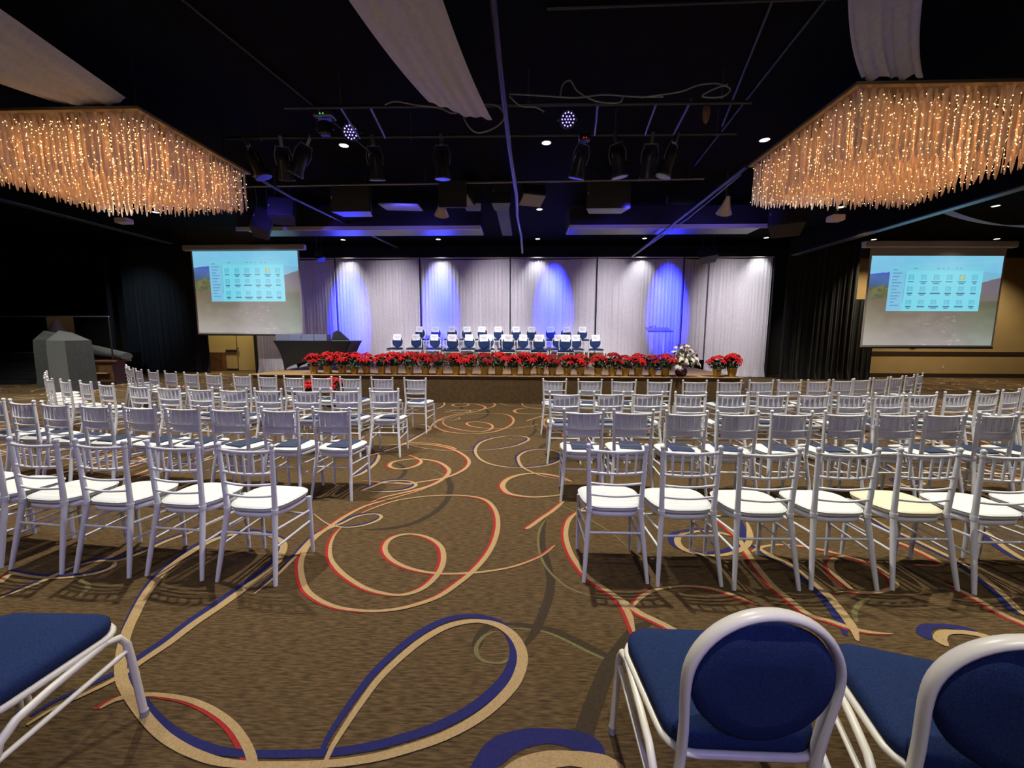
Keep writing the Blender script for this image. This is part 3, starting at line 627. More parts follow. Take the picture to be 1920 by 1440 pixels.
def make_white_chair():
    t = thing('spindle_back_chair', '', 'chair')
    W = M['white_paint']
    for s in (-1, 1):
        zs = [0, .12, .25, .38, .46, .52, .62, .72, .82, .90]
        b = MB(); b.tube([stile(s, z) for z in zs], [.0125, .015, .0165, .0175, .0175, .017, .016, .015, .014, .0125], 10)
        b.ball(tuple(stile(s, .905)), .017, 10, 6); b.tube([stile(s, .452), stile(s, .478)], .0215, 10); b.tube([stile(s, .868), stile(s, .882)], .017, 8)
        b.build('back_leg', W, t)
    for s in (-1, 1):
        b = MB(); b.tube([(s * .192, .335, .435), (s * .194, .337, .3), (s * .196, .338, .15), (s * .197, .34, 0)], [.017, .0165, .0145, .0115], 10)
        b.build('front_leg', W, t)
    for z, r in ((.872, .0105), (.725, .0095), (.650, .0085), (.572, .0085)):
        b = MB(); A, B = stile(-1, z), stile(1, z)
        b.tube([A + (B - A) * (k / 10) + Vector((0, -.022 * math.sin(PI * k / 10), -.006 * math.sin(PI * k / 10))) for k in range(11)], r, 8)
        b.build('back_rail', W, t)
    for k in range(5):
        u = (k + 1) / 6
        q = []
        for z in (.872, .80, .725):
            A, B = stile(-1, z), stile(1, z); p = A + (B - A) * u + Vector((0, -.022 * math.sin(PI * u), 0)); q.append(p)
        b = MB(); b.tube(q, [.0065, .0085, .0065], 7); b.build('spindle', W, t)
    o0 = seat_outline(0, 0.0); o1 = seat_outline(0, -.008)
    b = MB(); b.loft([[Vector((x, y, .412)) for x, y in o1], [Vector((x, y, .416)) for x, y in o0], [Vector((x, y, .446)) for x, y in o0], [Vector((x, y, .450)) for x, y in o1]])
    b.build('seat_frame', W, t)
    rings = []
    for g, z in ((-.012, .450), (.004, .456), (.010, .466), (.010, .478), (.004, .488), (-.01, .494), (-.05, .499), (-.10, .501), (-.16, .502)):
        rings.append([Vector((x, y, z)) for x, y in seat_outline(0, g)])
    b = MB(); b.loft(rings)
    P = seat_outline(0, .011); b.tube([(x, y, .483) for x, y in P], .004, 5, closed=True)
    b.build('cushion', M['cushion'], t)
    def bar(p, q, r=.0085):
        b = MB(); b.tube([p, q], r, 7); b.build('stretcher', W, t)
    def fl(s, z): return Vector((s * .195, .337, z))
    bar(stile(-1, .315), stile(1, .315)); bar(fl(-1, .30), fl(1, .30))
    for s in (-1, 1):
        bar(stile(s, .345), fl(s, .33)); bar(stile(s, .235), fl(s, .25))
    return t
wc = make_white_chair()
b = MB()
def sheet(u, v):
    return (-.152 + .304 * u, .012 + .004 * math.sin(u * 5) - .018 * math.sin(PI * u), .652 + .222 * v)
b.grid(sheet, 6, 3); me_sign = b.mesh('paper_sign', M['shaded_sign_paper'])
b = MB(); b.bbox(-.108, .108, -.142, .142, 0, .008, .002); me_prog = b.mesh('programme', M['navy_card'])

ROWS = {
 ('L', 0): [(-1.81,2.45,-5),(-2.33,2.49,-6),(-2.84,2.50,-6),(-3.33,2.52,-7),(-3.83,2.58,-8),(-4.33,2.66,-9)],
 ('L', 1): [(-1.90,3.78,-2),(-2.40,3.76,-3),(-2.92,3.77,-4),(-3.43,3.81,-6),(-3.90,3.84,-7),(-4.40,3.88,-8),(-4.91,3.94,-10),(-5.38,4.03,-12),(-5.86,4.15,-14)],
 ('L', 2): [(-1.87,5.17,0),(-2.38,5.13,-1),(-2.87,5.08,-2),(-3.38,5.08,-4),(-3.86,5.10,-6),(-4.36,5.16,-8),(-4.89,5.26,-11),(-5.43,5.38,-14),(-6.08,5.54,-22),(-6.57,5.70,-24),(-7.08,5.86,-27),(-7.62,6.10,-30),(-8.08,6.42,-35),(-8.50,6.75,-38),(-8.92,7.10,-40)],
 ('L', 3): [(-1.83,6.50,-6),(-2.40,6.55,-7),(-2.95,6.58,-8),(-3.46,6.62,-9),(-3.96,6.65,-9),(-4.47,6.72,-12),(-5.00,6.83,-14),(-5.62,6.97,-16),(-6.17,7.12,-18),(-6.74,7.32,-22),(-7.25,7.50,-26),(-7.80,7.76,-32),(-8.28,8.08,-37),(-8.70,8.42,-40),(-9.10,8.78,-42)],
 ('R', 0): [(.60,2.56,1),(1.07,2.54,1),(1.55,2.52,2),(2.05,2.54,1),(2.57,2.56,2),(3.05,2.54,1),(3.55,2.56,2)],
 ('R', 1): [(.56,3.82,-2),(1.04,3.83,-2),(1.53,3.79,-1),(2.01,3.80,-1),(2.53,3.83,1),(3.04,3.85,1),(3.53,3.86,2),(3.98,3.87,2),(4.46,3.87,3),(4.96,3.91,4)],
 ('R', 2): [(.49,5.00,0),(1.05,5.05,1),(1.54,5.07,-1),(2.08,5.07,-1),(2.60,5.08,1),(3.10,5.08,1),(3.62,5.10,2),(4.12,5.13,3),(4.58,5.15,4),(5.06,5.22,8),(5.57,5.31,11),(6.08,5.43,15),(6.57,5.60,19),(7.05,5.80,23)],
 ('R', 3): [(.47,6.49,-2),(1.04,6.48,0),(1.58,6.46,-2),(2.14,6.44,1),(2.70,6.45,1),(3.26,6.48,2),(3.78,6.52,3),(4.26,6.57,5),(4.77,6.65,8),(5.24,6.76,13),(5.67,6.91,17),(6.12,7.08,22),(6.58,7.30,26),(7.06,7.57,31),(7.52,7.87,36)],
}
RN = ['rearmost row', 'second row from rear', 'third row from rear', 'row nearest the stage']
rnd = random.Random(5)
first = True
for (side, r), lst in ROWS.items():
    blk = ('left' if side == 'L' else 'right') + ' block'
    for k, (x, y, a) in enumerate(lst):
        where = '%s, %s, %s from aisle' % (RN[r], blk, ORD[k])
        ja = a + rnd.uniform(-1.6, 1.6)
        o = wc if first else copy_tree(wc)
        first = False
        o.location = (x, y, 0); o.rotation_euler = (0, 0, R(ja))
        tag(o, 'white spindle-back chair, ' + where, 'chair', 'white chairs in the audience rows')
        if (side, r, k) == ('R', 0, 4):
            o['label'] = 'white chair with a cream cushion, ' + where
            for ch in o.children:
                if ch.name.startswith('cushion'):
                    ch.data = ch.data.copy(); ch.data.materials[0] = M['cream']; ch['label'] = 'cream cushion'
        if r == 0: continue
        Mx = Matrix.Translation((x, y, 0)) @ Matrix.Rotation(R(ja), 4, 'Z')
        s = bpy.data.objects.new('paper_sign', me_sign); C.objects.link(s)
        s.matrix_world = Mx @ Matrix.Translation((rnd.uniform(-.006, .006), .004, rnd.uniform(-.008, .006))) @ Matrix.Rotation(R(rnd.uniform(-1.5, 1.5)), 4, 'Y')
        tag(s, 'white paper sign on chair, ' + where, 'sign', 'paper signs on the audience chairs')
        if (side == 'L' and r == 2 and k > 8): continue
        p = bpy.data.objects.new('programme_folder', me_prog); C.objects.link(p)
        p.matrix_world = Mx @ Matrix.Translation((.0 + rnd.uniform(-.02, .03), .19 + rnd.uniform(-.02, .02), .5035)) @ Matrix.Rotation(R(rnd.uniform(-14, 6)), 4, 'Z')
        tag(p, 'navy folder on seat, ' + where, 'folder', 'navy folders on the audience seats')

# ------------------------------------------------------------------ oval-back banquet chairs
def oval(cx, cz, a, c, t0, t1, n, top_flat=0.0):
    return [(cx + a * math.cos(t0 + (t1 - t0) * k / n), cz + c * math.sin(t0 + (t1 - t0) * k / n)) for k in range(n + 1)]
def back_y(z): return -.005 - .06 * max(0, z - .42) / .5
def rrect(hx0, hx1, y0, y1, rad, z, n=5):
    """rounded seat plan; hx0 half width at the back, hx1 at the front"""
    pts = []
    for (sx, sy, cxx, cyy, a0) in ((1, 1, hx1 - rad, y1 - rad, 0), (-1, 1, -(hx1 - rad), y1 - rad, PI / 2), (-1, -1, -(hx0 - rad), y0 + rad, PI), (1, -1, hx0 - rad, y0 + rad, 3 * PI / 2)):
        for k in range(n + 1):
            a = a0 + PI / 2 * k / n
            pts.append(Vector((cxx + rad * math.cos(a), cyy + rad * math.sin(a), z)))
    return pts
def make_banquet_chair():
    t = thing('banquet_chair', '', 'chair')
    F = M['cream_metal']
    # seat pad
    rings = []
    for g, z in ((-.02, .435), (.0, .443), (.006, .462), (.004, .482), (-.008, .496), (-.035, .506), (-.09, .512), (-.15, .515)):
        rings.append(rrect(.215 + g, .240 + g, .0 - g * .6, .415 + g, .075 + g * .3 if g > -.05 else .05, z))
    b = MB(); b.loft(rings); b.build('seat', M['navy_fabric'], t)
    b = MB(); b.tube([p for p in rrect(.222, .248, -.005, .425, .085, .432)], .012, 8, closed=True); b.build('seat_frame', F, t)
    # side frames: each an inverted U of flat oval tube with a lower bar
    for s in (-1, 1):
        x0, x1 = s * .222, s * .262
        pts = [(x1 + s * .008, .44, 0), (x1, .425, .25), (x1 - s * .004, .415, .36), (x1 - s * .008, .39, .405), (x1 - s * .012, .34, .42), (x0 + s * .03, .15, .405), (x0 + s * .03, .06, .39), (x0 + s * .03, .01, .355), (x0 + s * .034, -.02, .28), (x0 + s * .045, -.085, 0)]
        pts = [Vector(p) for p in pts]
        b = MB(); b.tube(pts[:5], .013, 8, flat=1.15); b.build('leg', F, t)
        b = MB(); b.tube(pts[4:], .013, 8, flat=1.15); b.build('leg', F, t)
        b = MB(); b.tube([(x1 - s * .004, .41, .33), (x0 + s * .036, .0, .31)], .010, 8); b.build('side_bar', F, t)
        for p in (pts[0], pts[-1]):
            b = MB(); b.tube([p + Vector((0, 0, .001)), p + Vector((0, 0, .03))], .0155, 8); b.build('glide', M['glide'], t)
    # back frame: oval hoop that runs down into the seat
    cz, a, c = .705, .197, .212
    ov = oval(0, cz, a, c, 0, PI, 26)
    side = [(.190, .36), (.186, .42), (.186, .47), (.188, .54), (.193, .61), (.197, .67)]
    path = side + ov + [(-x, z) for x, z in reversed(side)]
    b = MB(); b.tube([(x, back_y(z) - .004, z) for x, z in path], .0125, 10, flat=1.75, up=(0, 1, 0))
    b.build('back_frame', F, t)
    # pad with a hand-hold cut into its top
    def padpts(g, df=1.0):
        q = []
        n = 44; c = .205; a = .199; cz = .702
        for k in range(n):
            th = 2 * PI * k / n
            x = (a - .012 + g) * math.cos(th); z = (c - .012 + g) * math.sin(th)
            dip = df * .042 * math.exp(-(x / .075) ** 4) if z > 0 else 0
            z -= dip
            q.append((x, cz + z))
        return q
    rings = []
    for g, dy in ((-.07, -.030), (-.03, -.027), (-.008, -.018), (0, 0), (-.008, .020), (-.03, .030), (-.07, .034)):
        rings.append([Vector((x, back_y(z) - .002 + dy, z)) for x, z in padpts(g, 1.0 if dy < 0 else .15)])
    b = MB(); b.loft(rings); b.build('back_pad', M['navy_fabric'], t)
    return t
bc = make_banquet_chair()
bc.location = (.635, 1.03, 0); bc.rotation_euler = (0, 0, R(0))
tag(bc, 'blue oval-back banquet chair, whole, in the right foreground', 'chair', 'blue banquet chairs in the foreground')
for x, y, a, l in ((1.245, .95, -17, 'blue oval-back banquet chair cut off by the lower right corner'),
                   (-1.875, 1.02, 1, 'blue banquet chair showing its seat in the left foreground'),
                   (-2.40, 1.03, 2, 'blue banquet chair, only a seat corner visible at the left edge')):
    o = copy_tree(bc); o.location = (x, y, 0); o.rotation_euler = (0, 0, R(a))
    tag(o, l, 'chair', 'blue banquet chairs in the foreground')
for x, y, a, l in ((9.75, 7.4, 78, 'blue oval-back banquet chair at the right edge, facing the middle'),
                   (9.85, 6.7, 85, 'blue banquet chair nearer at the right edge, only its seat in view')):
    o = copy_tree(bc); o.location = (x, y, 0); o.rotation_euler = (0, 0, R(a))
    tag(o, l, 'chair', 'blue banquet chairs at the right edge')
# chairs on the stage, facing the hall, each with a paper sign
b = MB(); b.grid(lambda u, v: (-.135 + .27 * u, 0.006 * math.sin(u * 4), -.19 + .215 * v), 4, 4); me_ss = b.mesh('stage_sign', M['paper'])
b = MB()
for k in range(4):
    wv = (.08, .10, .07, .05)[k]
    b.box(-wv, wv, .0075, .0085, -.04 - k * .028, -.032 - k * .028)
me_sp = b.mesh('printed_lines', M['print'])
SN = ['front row', 'middle row', 'back row']
SROWS = [([-2.32, -1.32, -.56, .40, 1.22], 12.55, SH), ([-4.52, -3.86, -3.20, -2.58, -1.98, -1.31, -.74, -.11, .50, 1.10, 1.72, 2.38], 13.95, SH),
         ([-4.06, -3.45, -2.82, -2.26, -1.66, -1.05, -.39, .20, .92, 1.49, 2.10], 15.22, SH + .3)]
for r, (xs, y, z) in enumerate(SROWS):
    for k, x in enumerate(xs):
        ja = 180 + rnd.uniform(-4, 4)
        yy = y + rnd.uniform(-.03, .03)
        o = copy_tree(bc); o.location = (x, yy, z); o.rotation_euler = (0, 0, R(ja))
        tag(o, 'blue oval-back chair on stage, %s, %s from left' % (SN[r], ORD[k]), 'chair', 'blue chairs on the stage')
        Mx = Matrix.Translation((x, yy, z)) @ Matrix.Rotation(R(ja), 4, 'Z')
        s = bpy.data.objects.new('paper_sign', me_ss); C.objects.link(s)
        s.matrix_world = Mx @ Matrix.Translation((rnd.uniform(-.01, .01), -.006, .945)) @ Matrix.Rotation(R(7), 4, 'X') @ Matrix.Rotation(R(rnd.uniform(-4, 4)), 4, 'Y')
        tag(s, 'white printed paper on stage chair, %s, %s from left' % (SN[r], ORD[k]), 'sign', 'printed papers on the stage chairs')
        q = bpy.data.objects.new('printed_lines', me_sp); C.objects.link(q); q.parent = s

# ------------------------------------------------------------------ poinsettias along the stage edge
def star(b, c, nrm, r, n, rnd, mi=0, layers=2, droop=.25, wid=.34):
    N = Vector(nrm).normalized(); U = N.orthogonal().normalized(); V = N.cross(U)
    c = Vector(c)
    for L in range(layers):
        rr = r * (1 - .38 * L); off = rnd.uniform(0, 6)
        for k in range(n):
            a = off + 2 * PI * k / n + rnd.uniform(-.18, .18)
            d = U * math.cos(a) + V * math.sin(a); s = N.cross(d)
            q = rr * rnd.uniform(.82, 1.12); h = N * (.012 + L * .012)
            p0 = c + h; p1 = c + h + d * q * .5 + N * q * .10; p2 = c + h + d * q - N * q * droop * rnd.uniform(.4, 1.4)
            w_ = q * wid
            b.cur = mi
            b.add([p0, p1 + s * w_ * .5 - N * q * .05, p1, p1 - s * w_ * .5 - N * q * .05, p2], [(0, 1, 2), (0, 2, 3), (1, 4, 2), (2, 4, 3)], False)
def make_poinsettia(seed, mred):
    rnd = random.Random(seed)
    t = thing('potted_poinsettia', '', 'plant')
    b = MB()
    prof = [(.055, 0), (.058, .004), (.066, .06), (.076, .12), (.082, .150), (.088, .158), (.080, .155), (.074, .14)]
    rings = []
    for rad, z in prof:
        rings.append([Vector((math.cos(2 * PI * k / 22) * rad * (1 + .05 * math.sin(k * 5 + z * 40)), math.sin(2 * PI * k / 22) * rad * (1 + .05 * math.sin(k * 5 + z * 40)), z)) for k in range(22)])
    b.loft(rings); b.build('pot', M['gold'], t)
    b = MB()
    for k in range(26):
        a = rnd.uniform(0, 2 * PI); rr = rnd.uniform(.03, .13); z = rnd.uniform(.17, .28)
        star(b, (math.cos(a) * rr, math.sin(a) * rr, z), (math.cos(a) * 1.2, math.sin(a) * 1.2, .5), .085, 3, rnd, 0, 1, .5, .5)
    for k in range(7):
        a = k * .9; b.tube([(0, 0, .12), (math.cos(a) * .04, math.sin(a) * .04, .22), (math.cos(a) * .1, math.sin(a) * .1, .31)], .004, 5)
    b.build('foliage', M['leaf'], t)
    n = 13
    for k in range(n):
        a = 2 * PI * k / 5.5 + rnd.uniform(-.3, .3)
        rr = 0.03 if k >= n - 2 else (rnd.uniform(.11, .145) if k % 2 else rnd.uniform(.06, .10))
        z = (rnd.uniform(.27, .32) if (k % 2 and k < n - 2) else rnd.uniform(.34, .38)) - rr * .2
        b = MB(); c = (math.cos(a) * rr, math.sin(a) * rr, z)
        star(b, c, (math.cos(a) * rr * 5, math.sin(a) * rr * 5, 1), rnd.uniform(.088, .105), 7, rnd, 0, 2, .3, .42)
        f = b.build('flower_head', mred, t)
        b = MB()
        for q in range(4): b.ball((c[0] + rnd.uniform(-.01, .01), c[1] + rnd.uniform(-.01, .01), c[2] + .03), .006, 5, 3)
        b.build('flower_centre', M['yellow'], f)
    return t
PP = [make_poinsettia(s, m_) for s, m_ in ((1, M['bract']), (2, M['bract']), (3, M['bract_dark']), (4, M['bract']))]
for p in PP: p.location = (0, -50, 0)
used_p = set()
def place_p(i, x, y, z, label, grp='poinsettias along the front of the stage'):
    src = PP[i % 4]
    if i % 4 in used_p: o = copy_tree(src)
    else: o = src; used_p.add(i % 4)
    o.location = (x, y, z); o.rotation_euler = (0, 0, rnd.uniform(0, 6.28)); s = rnd.uniform(1.24, 1.42); o.scale = (s, s, s)
    return tag(o, label, 'plant', grp)
XS = [-5.17,-4.83,-4.47,-4.16,-3.87,-3.49,-3.18,-2.81,-2.43,-2.08,-1.68,-1.37,-.99,-.65,-.28,0.02,.34,.63,.98,1.30,1.71,2.05,2.36,2.66,2.98,3.28]
KIND = [0,1,0,3,1,0,3,1,0,2,3,0,2,1,3,0,1,2,0,1,3,2,0,1,2,1]
for k, x in enumerate(XS):
    place_p(KIND[k], x, SF + .16 + rnd.uniform(-.025, .03), SH, 'red potted poinsettia on stage edge, %s from left' % ORD[k])
place_p(1, 4.49, SF + .16, SH, 'red potted poinsettia right of the bouquet, left one of two', 'pair of poinsettias right of the bouquet')
place_p(3, 4.84, SF + .17, SH, 'red potted poinsettia right of the bouquet, at the stage corner', 'pair of poinsettias right of the bouquet')
place_p(0, -4.86, 8.75, .12, 'red poinsettia on the floor before the stage, left one', 'poinsettias standing low before the stage')
place_p(1, -4.33, 8.78, .12, 'red poinsettia on the floor before the stage, right one', 'poinsettias standing low before the stage')
cr = thing('flower_crate', 'low black crate under two poinsettias on the floor before the stage', 'crate', (-4.6, 8.77, 0))
b = MB(); b.bbox(-.42, .42, -.16, .16, 0, .118, .01); b.build('body', M['black_metal'], cr)
b = MB(); b.box(-.44, .44, -.18, .18, .112, .12); b.build('rim', M['grey_metal'], cr)

# bouquet in a maroon bowl
t = thing('flower_arrangement', 'tall white and maroon flower arrangement in a dark bowl on the stage edge', 'flowers', (3.68, SF + .22, SH))
b = MB(); b.lathe([(.06, 0), (.10, .01), (.135, .07), (.14, .13), (.115, .18), (.12, .19), (.10, .18)], 20); b.build('bowl', M['bowl'], t)
rnd2 = random.Random(9)
b = MB()
for k in range(60):
    a = rnd2.uniform(0, 2 * PI); el = rnd2.uniform(.1, 1.4); r_ = rnd2.uniform(.16, .34)
    c = (math.cos(a) * math.cos(el) * r_ * 1.1, math.sin(a) * math.cos(el) * r_ * .9, .2 + math.sin(el) * r_ * 1.35)
    star(b, c, (c[0], c[1], .2), .06, 4, rnd2, 0, 1, .3, .4)
b.build('foliage', M['leaf'], t)
b = MB()
for k in range(22):
    a = rnd2.uniform(0, 2 * PI); tl = rnd2.uniform(.15, .85); L = rnd2.uniform(.42, .60)
    e_ = (math.cos(a) * math.sin(tl) * L, math.sin(a) * math.sin(tl) * L, .18 + math.cos(tl) * L)
    b.tube([(0, 0, .15), (e_[0] * .6, e_[1] * .6, .18 + (e_[2] - .18) * .62), e_], [.004, .012, .003], 5)
b.build('green_spikes', M['green'], t)
for k in range(34):
    a = rnd2.uniform(0, 2 * PI); el = rnd2.uniform(.0, 1.35); r_ = rnd2.uniform(.20, .42)
    c = (math.cos(a) * math.cos(el) * r_ * 1.1, -abs(math.sin(a)) * math.cos(el) * r_ * .8, .19 + math.sin(el) * r_ * 1.35)
    b = MB(); star(b, c, (c[0], c[1] - .1, c[2] - .1), .085, 6, rnd2, 0, 2, .1, .75); b.build('white_lily', M['petal'], t)
for k in range(20):
    a = rnd2.uniform(0, 2 * PI); el = rnd2.uniform(.1, 1.4); r_ = rnd2.uniform(.28, .45)
    c = (math.cos(a) * math.cos(el) * r_ * 1.1, -abs(math.sin(a)) * math.cos(el) * r_ * .8, .19 + math.sin(el) * r_ * 1.3)
    b = MB(); b.ball(c, .032, 7, 5, (1, 1, 1.3)); star(b, c, (c[0], c[1] - .1, .2), .05, 6, rnd2, 0, 2, 0, .5); b.build('maroon_bloom', M['maroon'], t)

for k in range(16):
    a = rnd2.uniform(0, 2 * PI); el = rnd2.uniform(.1, 1.2); r_ = rnd2.uniform(.24, .36)
    c = (math.cos(a) * math.cos(el) * r_ * 1.15, -abs(math.sin(a)) * math.cos(el) * r_ * .8, .19 + math.sin(el) * r_ * 1.25)
    b = MB(); b.ball(c, .030, 7, 5, (1, 1, .8)); star(b, c, (c[0], c[1] - .1, .1), .045, 8, rnd2, 0, 2, 0, .7); b.build('white_bloom', M['petal'], t)
# ------------------------------------------------------------------ cloth covered table with its load
TX, TY = -5.63, 10.75
t = thing('banquet_table', 'rectangular table under a stretched black cloth on the left of the stage', 'table', (TX, TY, SH), R(2))
hw, hd, th = 1.03, .38, .78
b = MB()
def side_pt(a, v):
    """a: parameter round the perimeter 0..4 , v: 0 top .. 1 bottom"""
    k = int(a) % 4; f = a - int(a)
    cor = [(-hw, -hd), (hw, -hd), (hw, hd), (-hw, hd)]
    c0, c1 = cor[k], cor[(k + 1) % 4]
    pinch = 1 - .17 * math.sin(PI * .5 * v) * (1 if True else 0)
    x = (c0[0] + (c1[0] - c0[0]) * f); y = (c0[1] + (c1[1] - c0[1]) * f)
    arch = (math.sin(PI * f) ** .7) * .24 if k in (0, 2) else (math.sin(PI * f) ** .6) * .22
    z = th - v * (th - arch)
    zz = (th - z) / th
    pin = 1 - .22 * (1 - (1 - zz) ** 2.2)
    mid = math.sin(PI * f) * .05 * math.sin(PI * min(1, zz))
    if k in (0, 2): return (x * pin, (y * (1 - .10 * zz)) * (1 - mid), z)
    return (x * pin * (1 - mid), y * (1 - .10 * zz), z)
b.grid(lambda u, v: side_pt(u * 3.9999, v), 96, 12)
b.build('cloth_skirt', M['spandex'], t)
b = MB(); b.bbox(-hw, hw, -hd, hd, th - .012, th + .008, .006); b.build('cloth_top', M['spandex'], t)
for sx in (-1, 1):
    for sy in (-1, 1):
        b = MB(); b.tube([(sx * .76, sy * .28, th - .02), (sx * .78, sy * .30, .0)], .014, 8); b.build('leg', M['black_metal'], t)
zt = SH + th + .008
for s in range(4):
    for k in range(4):
        b = MB(); b.bbox(-.165, .165, -.13, .13, 0, .040, .003)
        if s == 0 and k == 0: me_cov = b.mesh('diploma_cover', M['box_blue'])
        o = bpy.data.objects.new('diploma_cover', me_cov); C.objects.link(o)
        o.location = (TX - .85 + s * .345 + rnd.uniform(-.004, .004), TY - .16, zt + .001 + k * .0415); o.rotation_euler = (0, 0, R(2 + rnd.uniform(-1, 1)))
        tag(o, 'blue-grey cover on black table, %s stack from left, %s from bottom' % (ORD[s], ORD[k]), 'folder', 'blue-grey covers stacked on the black table')
b = MB()
rn = random.Random(3)
prof = [(0, .02), (.06, .05), (.14, .20), (.24, .245), (.34, .21), (.44, .13), (.54, .06), (.62, .01)]
rings = []
for x, h in prof:
    rings.append([Vector((x, math.cos(PI * k / 9) * (.05 + h * .6) + rn.uniform(-.008, .008), max(0, math.sin(PI * k / 9)) * h * (1 + rn.uniform(-.08, .08)))) for k in range(10)])
b.loft(rings)
o = b.build('garment_bundle', M['dark_cloth']); o.location = (TX + .36, TY - .08, zt + .001); o.scale = (.85, 1, 1.15)
tag(o, 'heap of black folded cloth on the table beside the blue covers', 'cloth')
b = MB(); b.bbox(-.2, .2, -.14, .14, 0, .006, .002)
o = b.build('paper_stack', M['paper']); o.location = (TX + .70, TY - .16, zt + .001); tag(o, 'flat white papers at the right end of the black table', 'paper')

# clear lectern on the stage
t = thing('acrylic_lectern', 'clear acrylic lectern on the stage behind the flower arrangement', 'lectern', (3.75, 11.6, SH), R(180))
b = MB(); b.box(-.33, .33, -.22, .22, -.006, .006, Matrix.Translation((0, 0, 1.12)) @ Matrix.Rotation(R(-16), 4, 'X')); b.build('reading_top', M['acrylic'], t)
b = MB(); b.box(-.33, .33, -.012, .012, -.0, .03, Matrix.Translation((0, .2, 1.06)) @ Matrix.Rotation(R(-16), 4, 'X')); b.build('book_stop', M['acrylic'], t)
for s in (-1, 1):
    b = MB(); b.box(s * .16 - .005, s * .16 + .005, -.12, .12, .02, 1.1); b.build('side_panel', M['acrylic'], t)
b = MB(); b.box(-.28, .28, -.2, .2, 0, .02); b.build('base', M['acrylic'], t)
b = MB(); b.tube([(.05, -.05, 1.13), (.10, -.0, 1.24), (.24, .08, 1.20)], .006, 6); b.ball((.26, .09, 1.195), .02, 7, 5); b.build('microphone', M['black_metal'], t)

# ------------------------------------------------------------------ left side: dark service area
t = thing('bar_platform', 'dark raised platform with steps behind the left rows', 'platform', (-17.6, 12.6, 0))
b = MB()
for k in range(4): b.box(-4.2, 1.9 - .0 * k, -.6 + k * .3, 3.2, k * .22, (k + 1) * .22)
b.build('deck', M['black'], t)
for k in range(4):
    b = MB(); b.box(-4.2, 1.9, -.61 + k * .3, -.58 + k * .3, (k + 1) * .22 - .02, (k + 1) * .22 + .006); b.build('step_edge', M['grey_metal'] if k == 3 else M['black_metal'], t)
t = thing('glass_railing', 'long glass railing with a thin pale top rail on the dark platform', 'railing', (-17.6, 12.15, 0))
b = MB(); b.tube([(-4, 0, 2.14), (4.62, 0, 2.14)], .022, 8); b.build('top_rail', M['steel'], t)
for x in (-3.5, -1.2, 4.6):
    b = MB(); b.tube([(x, 0, .9 if x < 1.9 else 0), (x, 0, 2.14)], .02, 8); b.build('post', M['black_metal'], t)
b = MB(); b.box(-3.5, -1.2, -.005, .005, .95, 2.1); b.build('glass_panel', M['glass'], t)
b = MB(); b.bbox(-.55, .55, 0, .04, 0, .62, .01)
o = b.build('wall_picture', M['brass']); o.location = (-18.25, 15.2, 1.62); tag(o, 'dim tan framed picture in the dark area above the platform', 'picture')
t = thing('table_lamp', 'small lamp with a pale conical shade on the dark platform', 'lamp', (-15.98, 13.2, .88))
b = MB(); b.lathe([(.30, .62), (.28, .64), (.06, 1.20)], 14, cap=False); b.build('lamp_shade', M['case'], t)
b = MB(); b.lathe([(.12, 0), (.12, .03), (.02, .05), (.02, .62)], 10); b.build('base', M['black_metal'], t)
for x, y, a, z, l in ((-14.25, 11.75, 12, 1.42, 'wide charcoal cloth-covered cabinet, the rear one of the dark pair'), (-12.95, 10.95, -14, 1.42, 'tall charcoal cabinet with a peaked top, the front one of the dark pair')):
    t = thing('covered_cabinet', l, 'cabinet', (x, y, 0), R(a), 'charcoal cloth-covered cabinets left of the black drape')
    b = MB()
    h = z
    rings = []
    for s_, zz in ((1.05, 0), (1.0, .3), (.98, h * .8), (.95, h)):
        rings.append([Vector((-.42 * s_, -.3 * s_, zz)), Vector((.42 * s_, -.3 * s_, zz)), Vector((.42 * s_, .3 * s_, zz)), Vector((-.42 * s_, .3 * s_, zz))])
    b.loft(rings, False); b.build('cloth_cover', M['dark_cloth'], t)
    b = MB(); b.add([(-.40, -.28, h), (.40, -.28, h), (.40, .28, h), (-.40, .28, h), (-.28, -.05, h + .28), (-.12, .15, h + .22)], [(0, 1, 4), (1, 2, 5, 4), (2, 3, 5), (3, 0, 4, 5)]); b.build('cloth_top', M['dark_cloth'], t)
t = thing('brown_side_table', 'low brown wooden side table beside the left black drape', 'table', (-13.5, 12.4, 0))
b = MB(); b.bbox(-.45, .55, -.3, .3, .72, .78, .01); b.build('top', M['brown_leather'], t)
b = MB(); b.box(-.25, .4, -.22, .22, .1, .72); b.build('body', M['brown_leather'], t)
b = MB(); b.bbox(-.5, .3, -.36, -.1, .36, .385, .005); b.build('shelf', M['tan_wall'], t)
b = MB(); b.box(-.3, .45, -.25, .25, 0, .1); b.build('base', M['dark_wood'], t)
b = MB(); rings = []
for k in range(9):
    f = k / 8; rings.append([Vector((-.5 + 1.2 * f, math.cos(2 * PI * j / 12) * .2, .13 + math.sin(2 * PI * j / 12) * (.16 - .05 * f) - .22 * f + .14)) for j in range(12)])
b.loft(rings)
o = b.build('rolled_fabric', M['dark_cloth']); o.location = (-13.5, 12.4, .85); tag(o, 'roll of grey fabric lying over the brown side table', 'fabric')

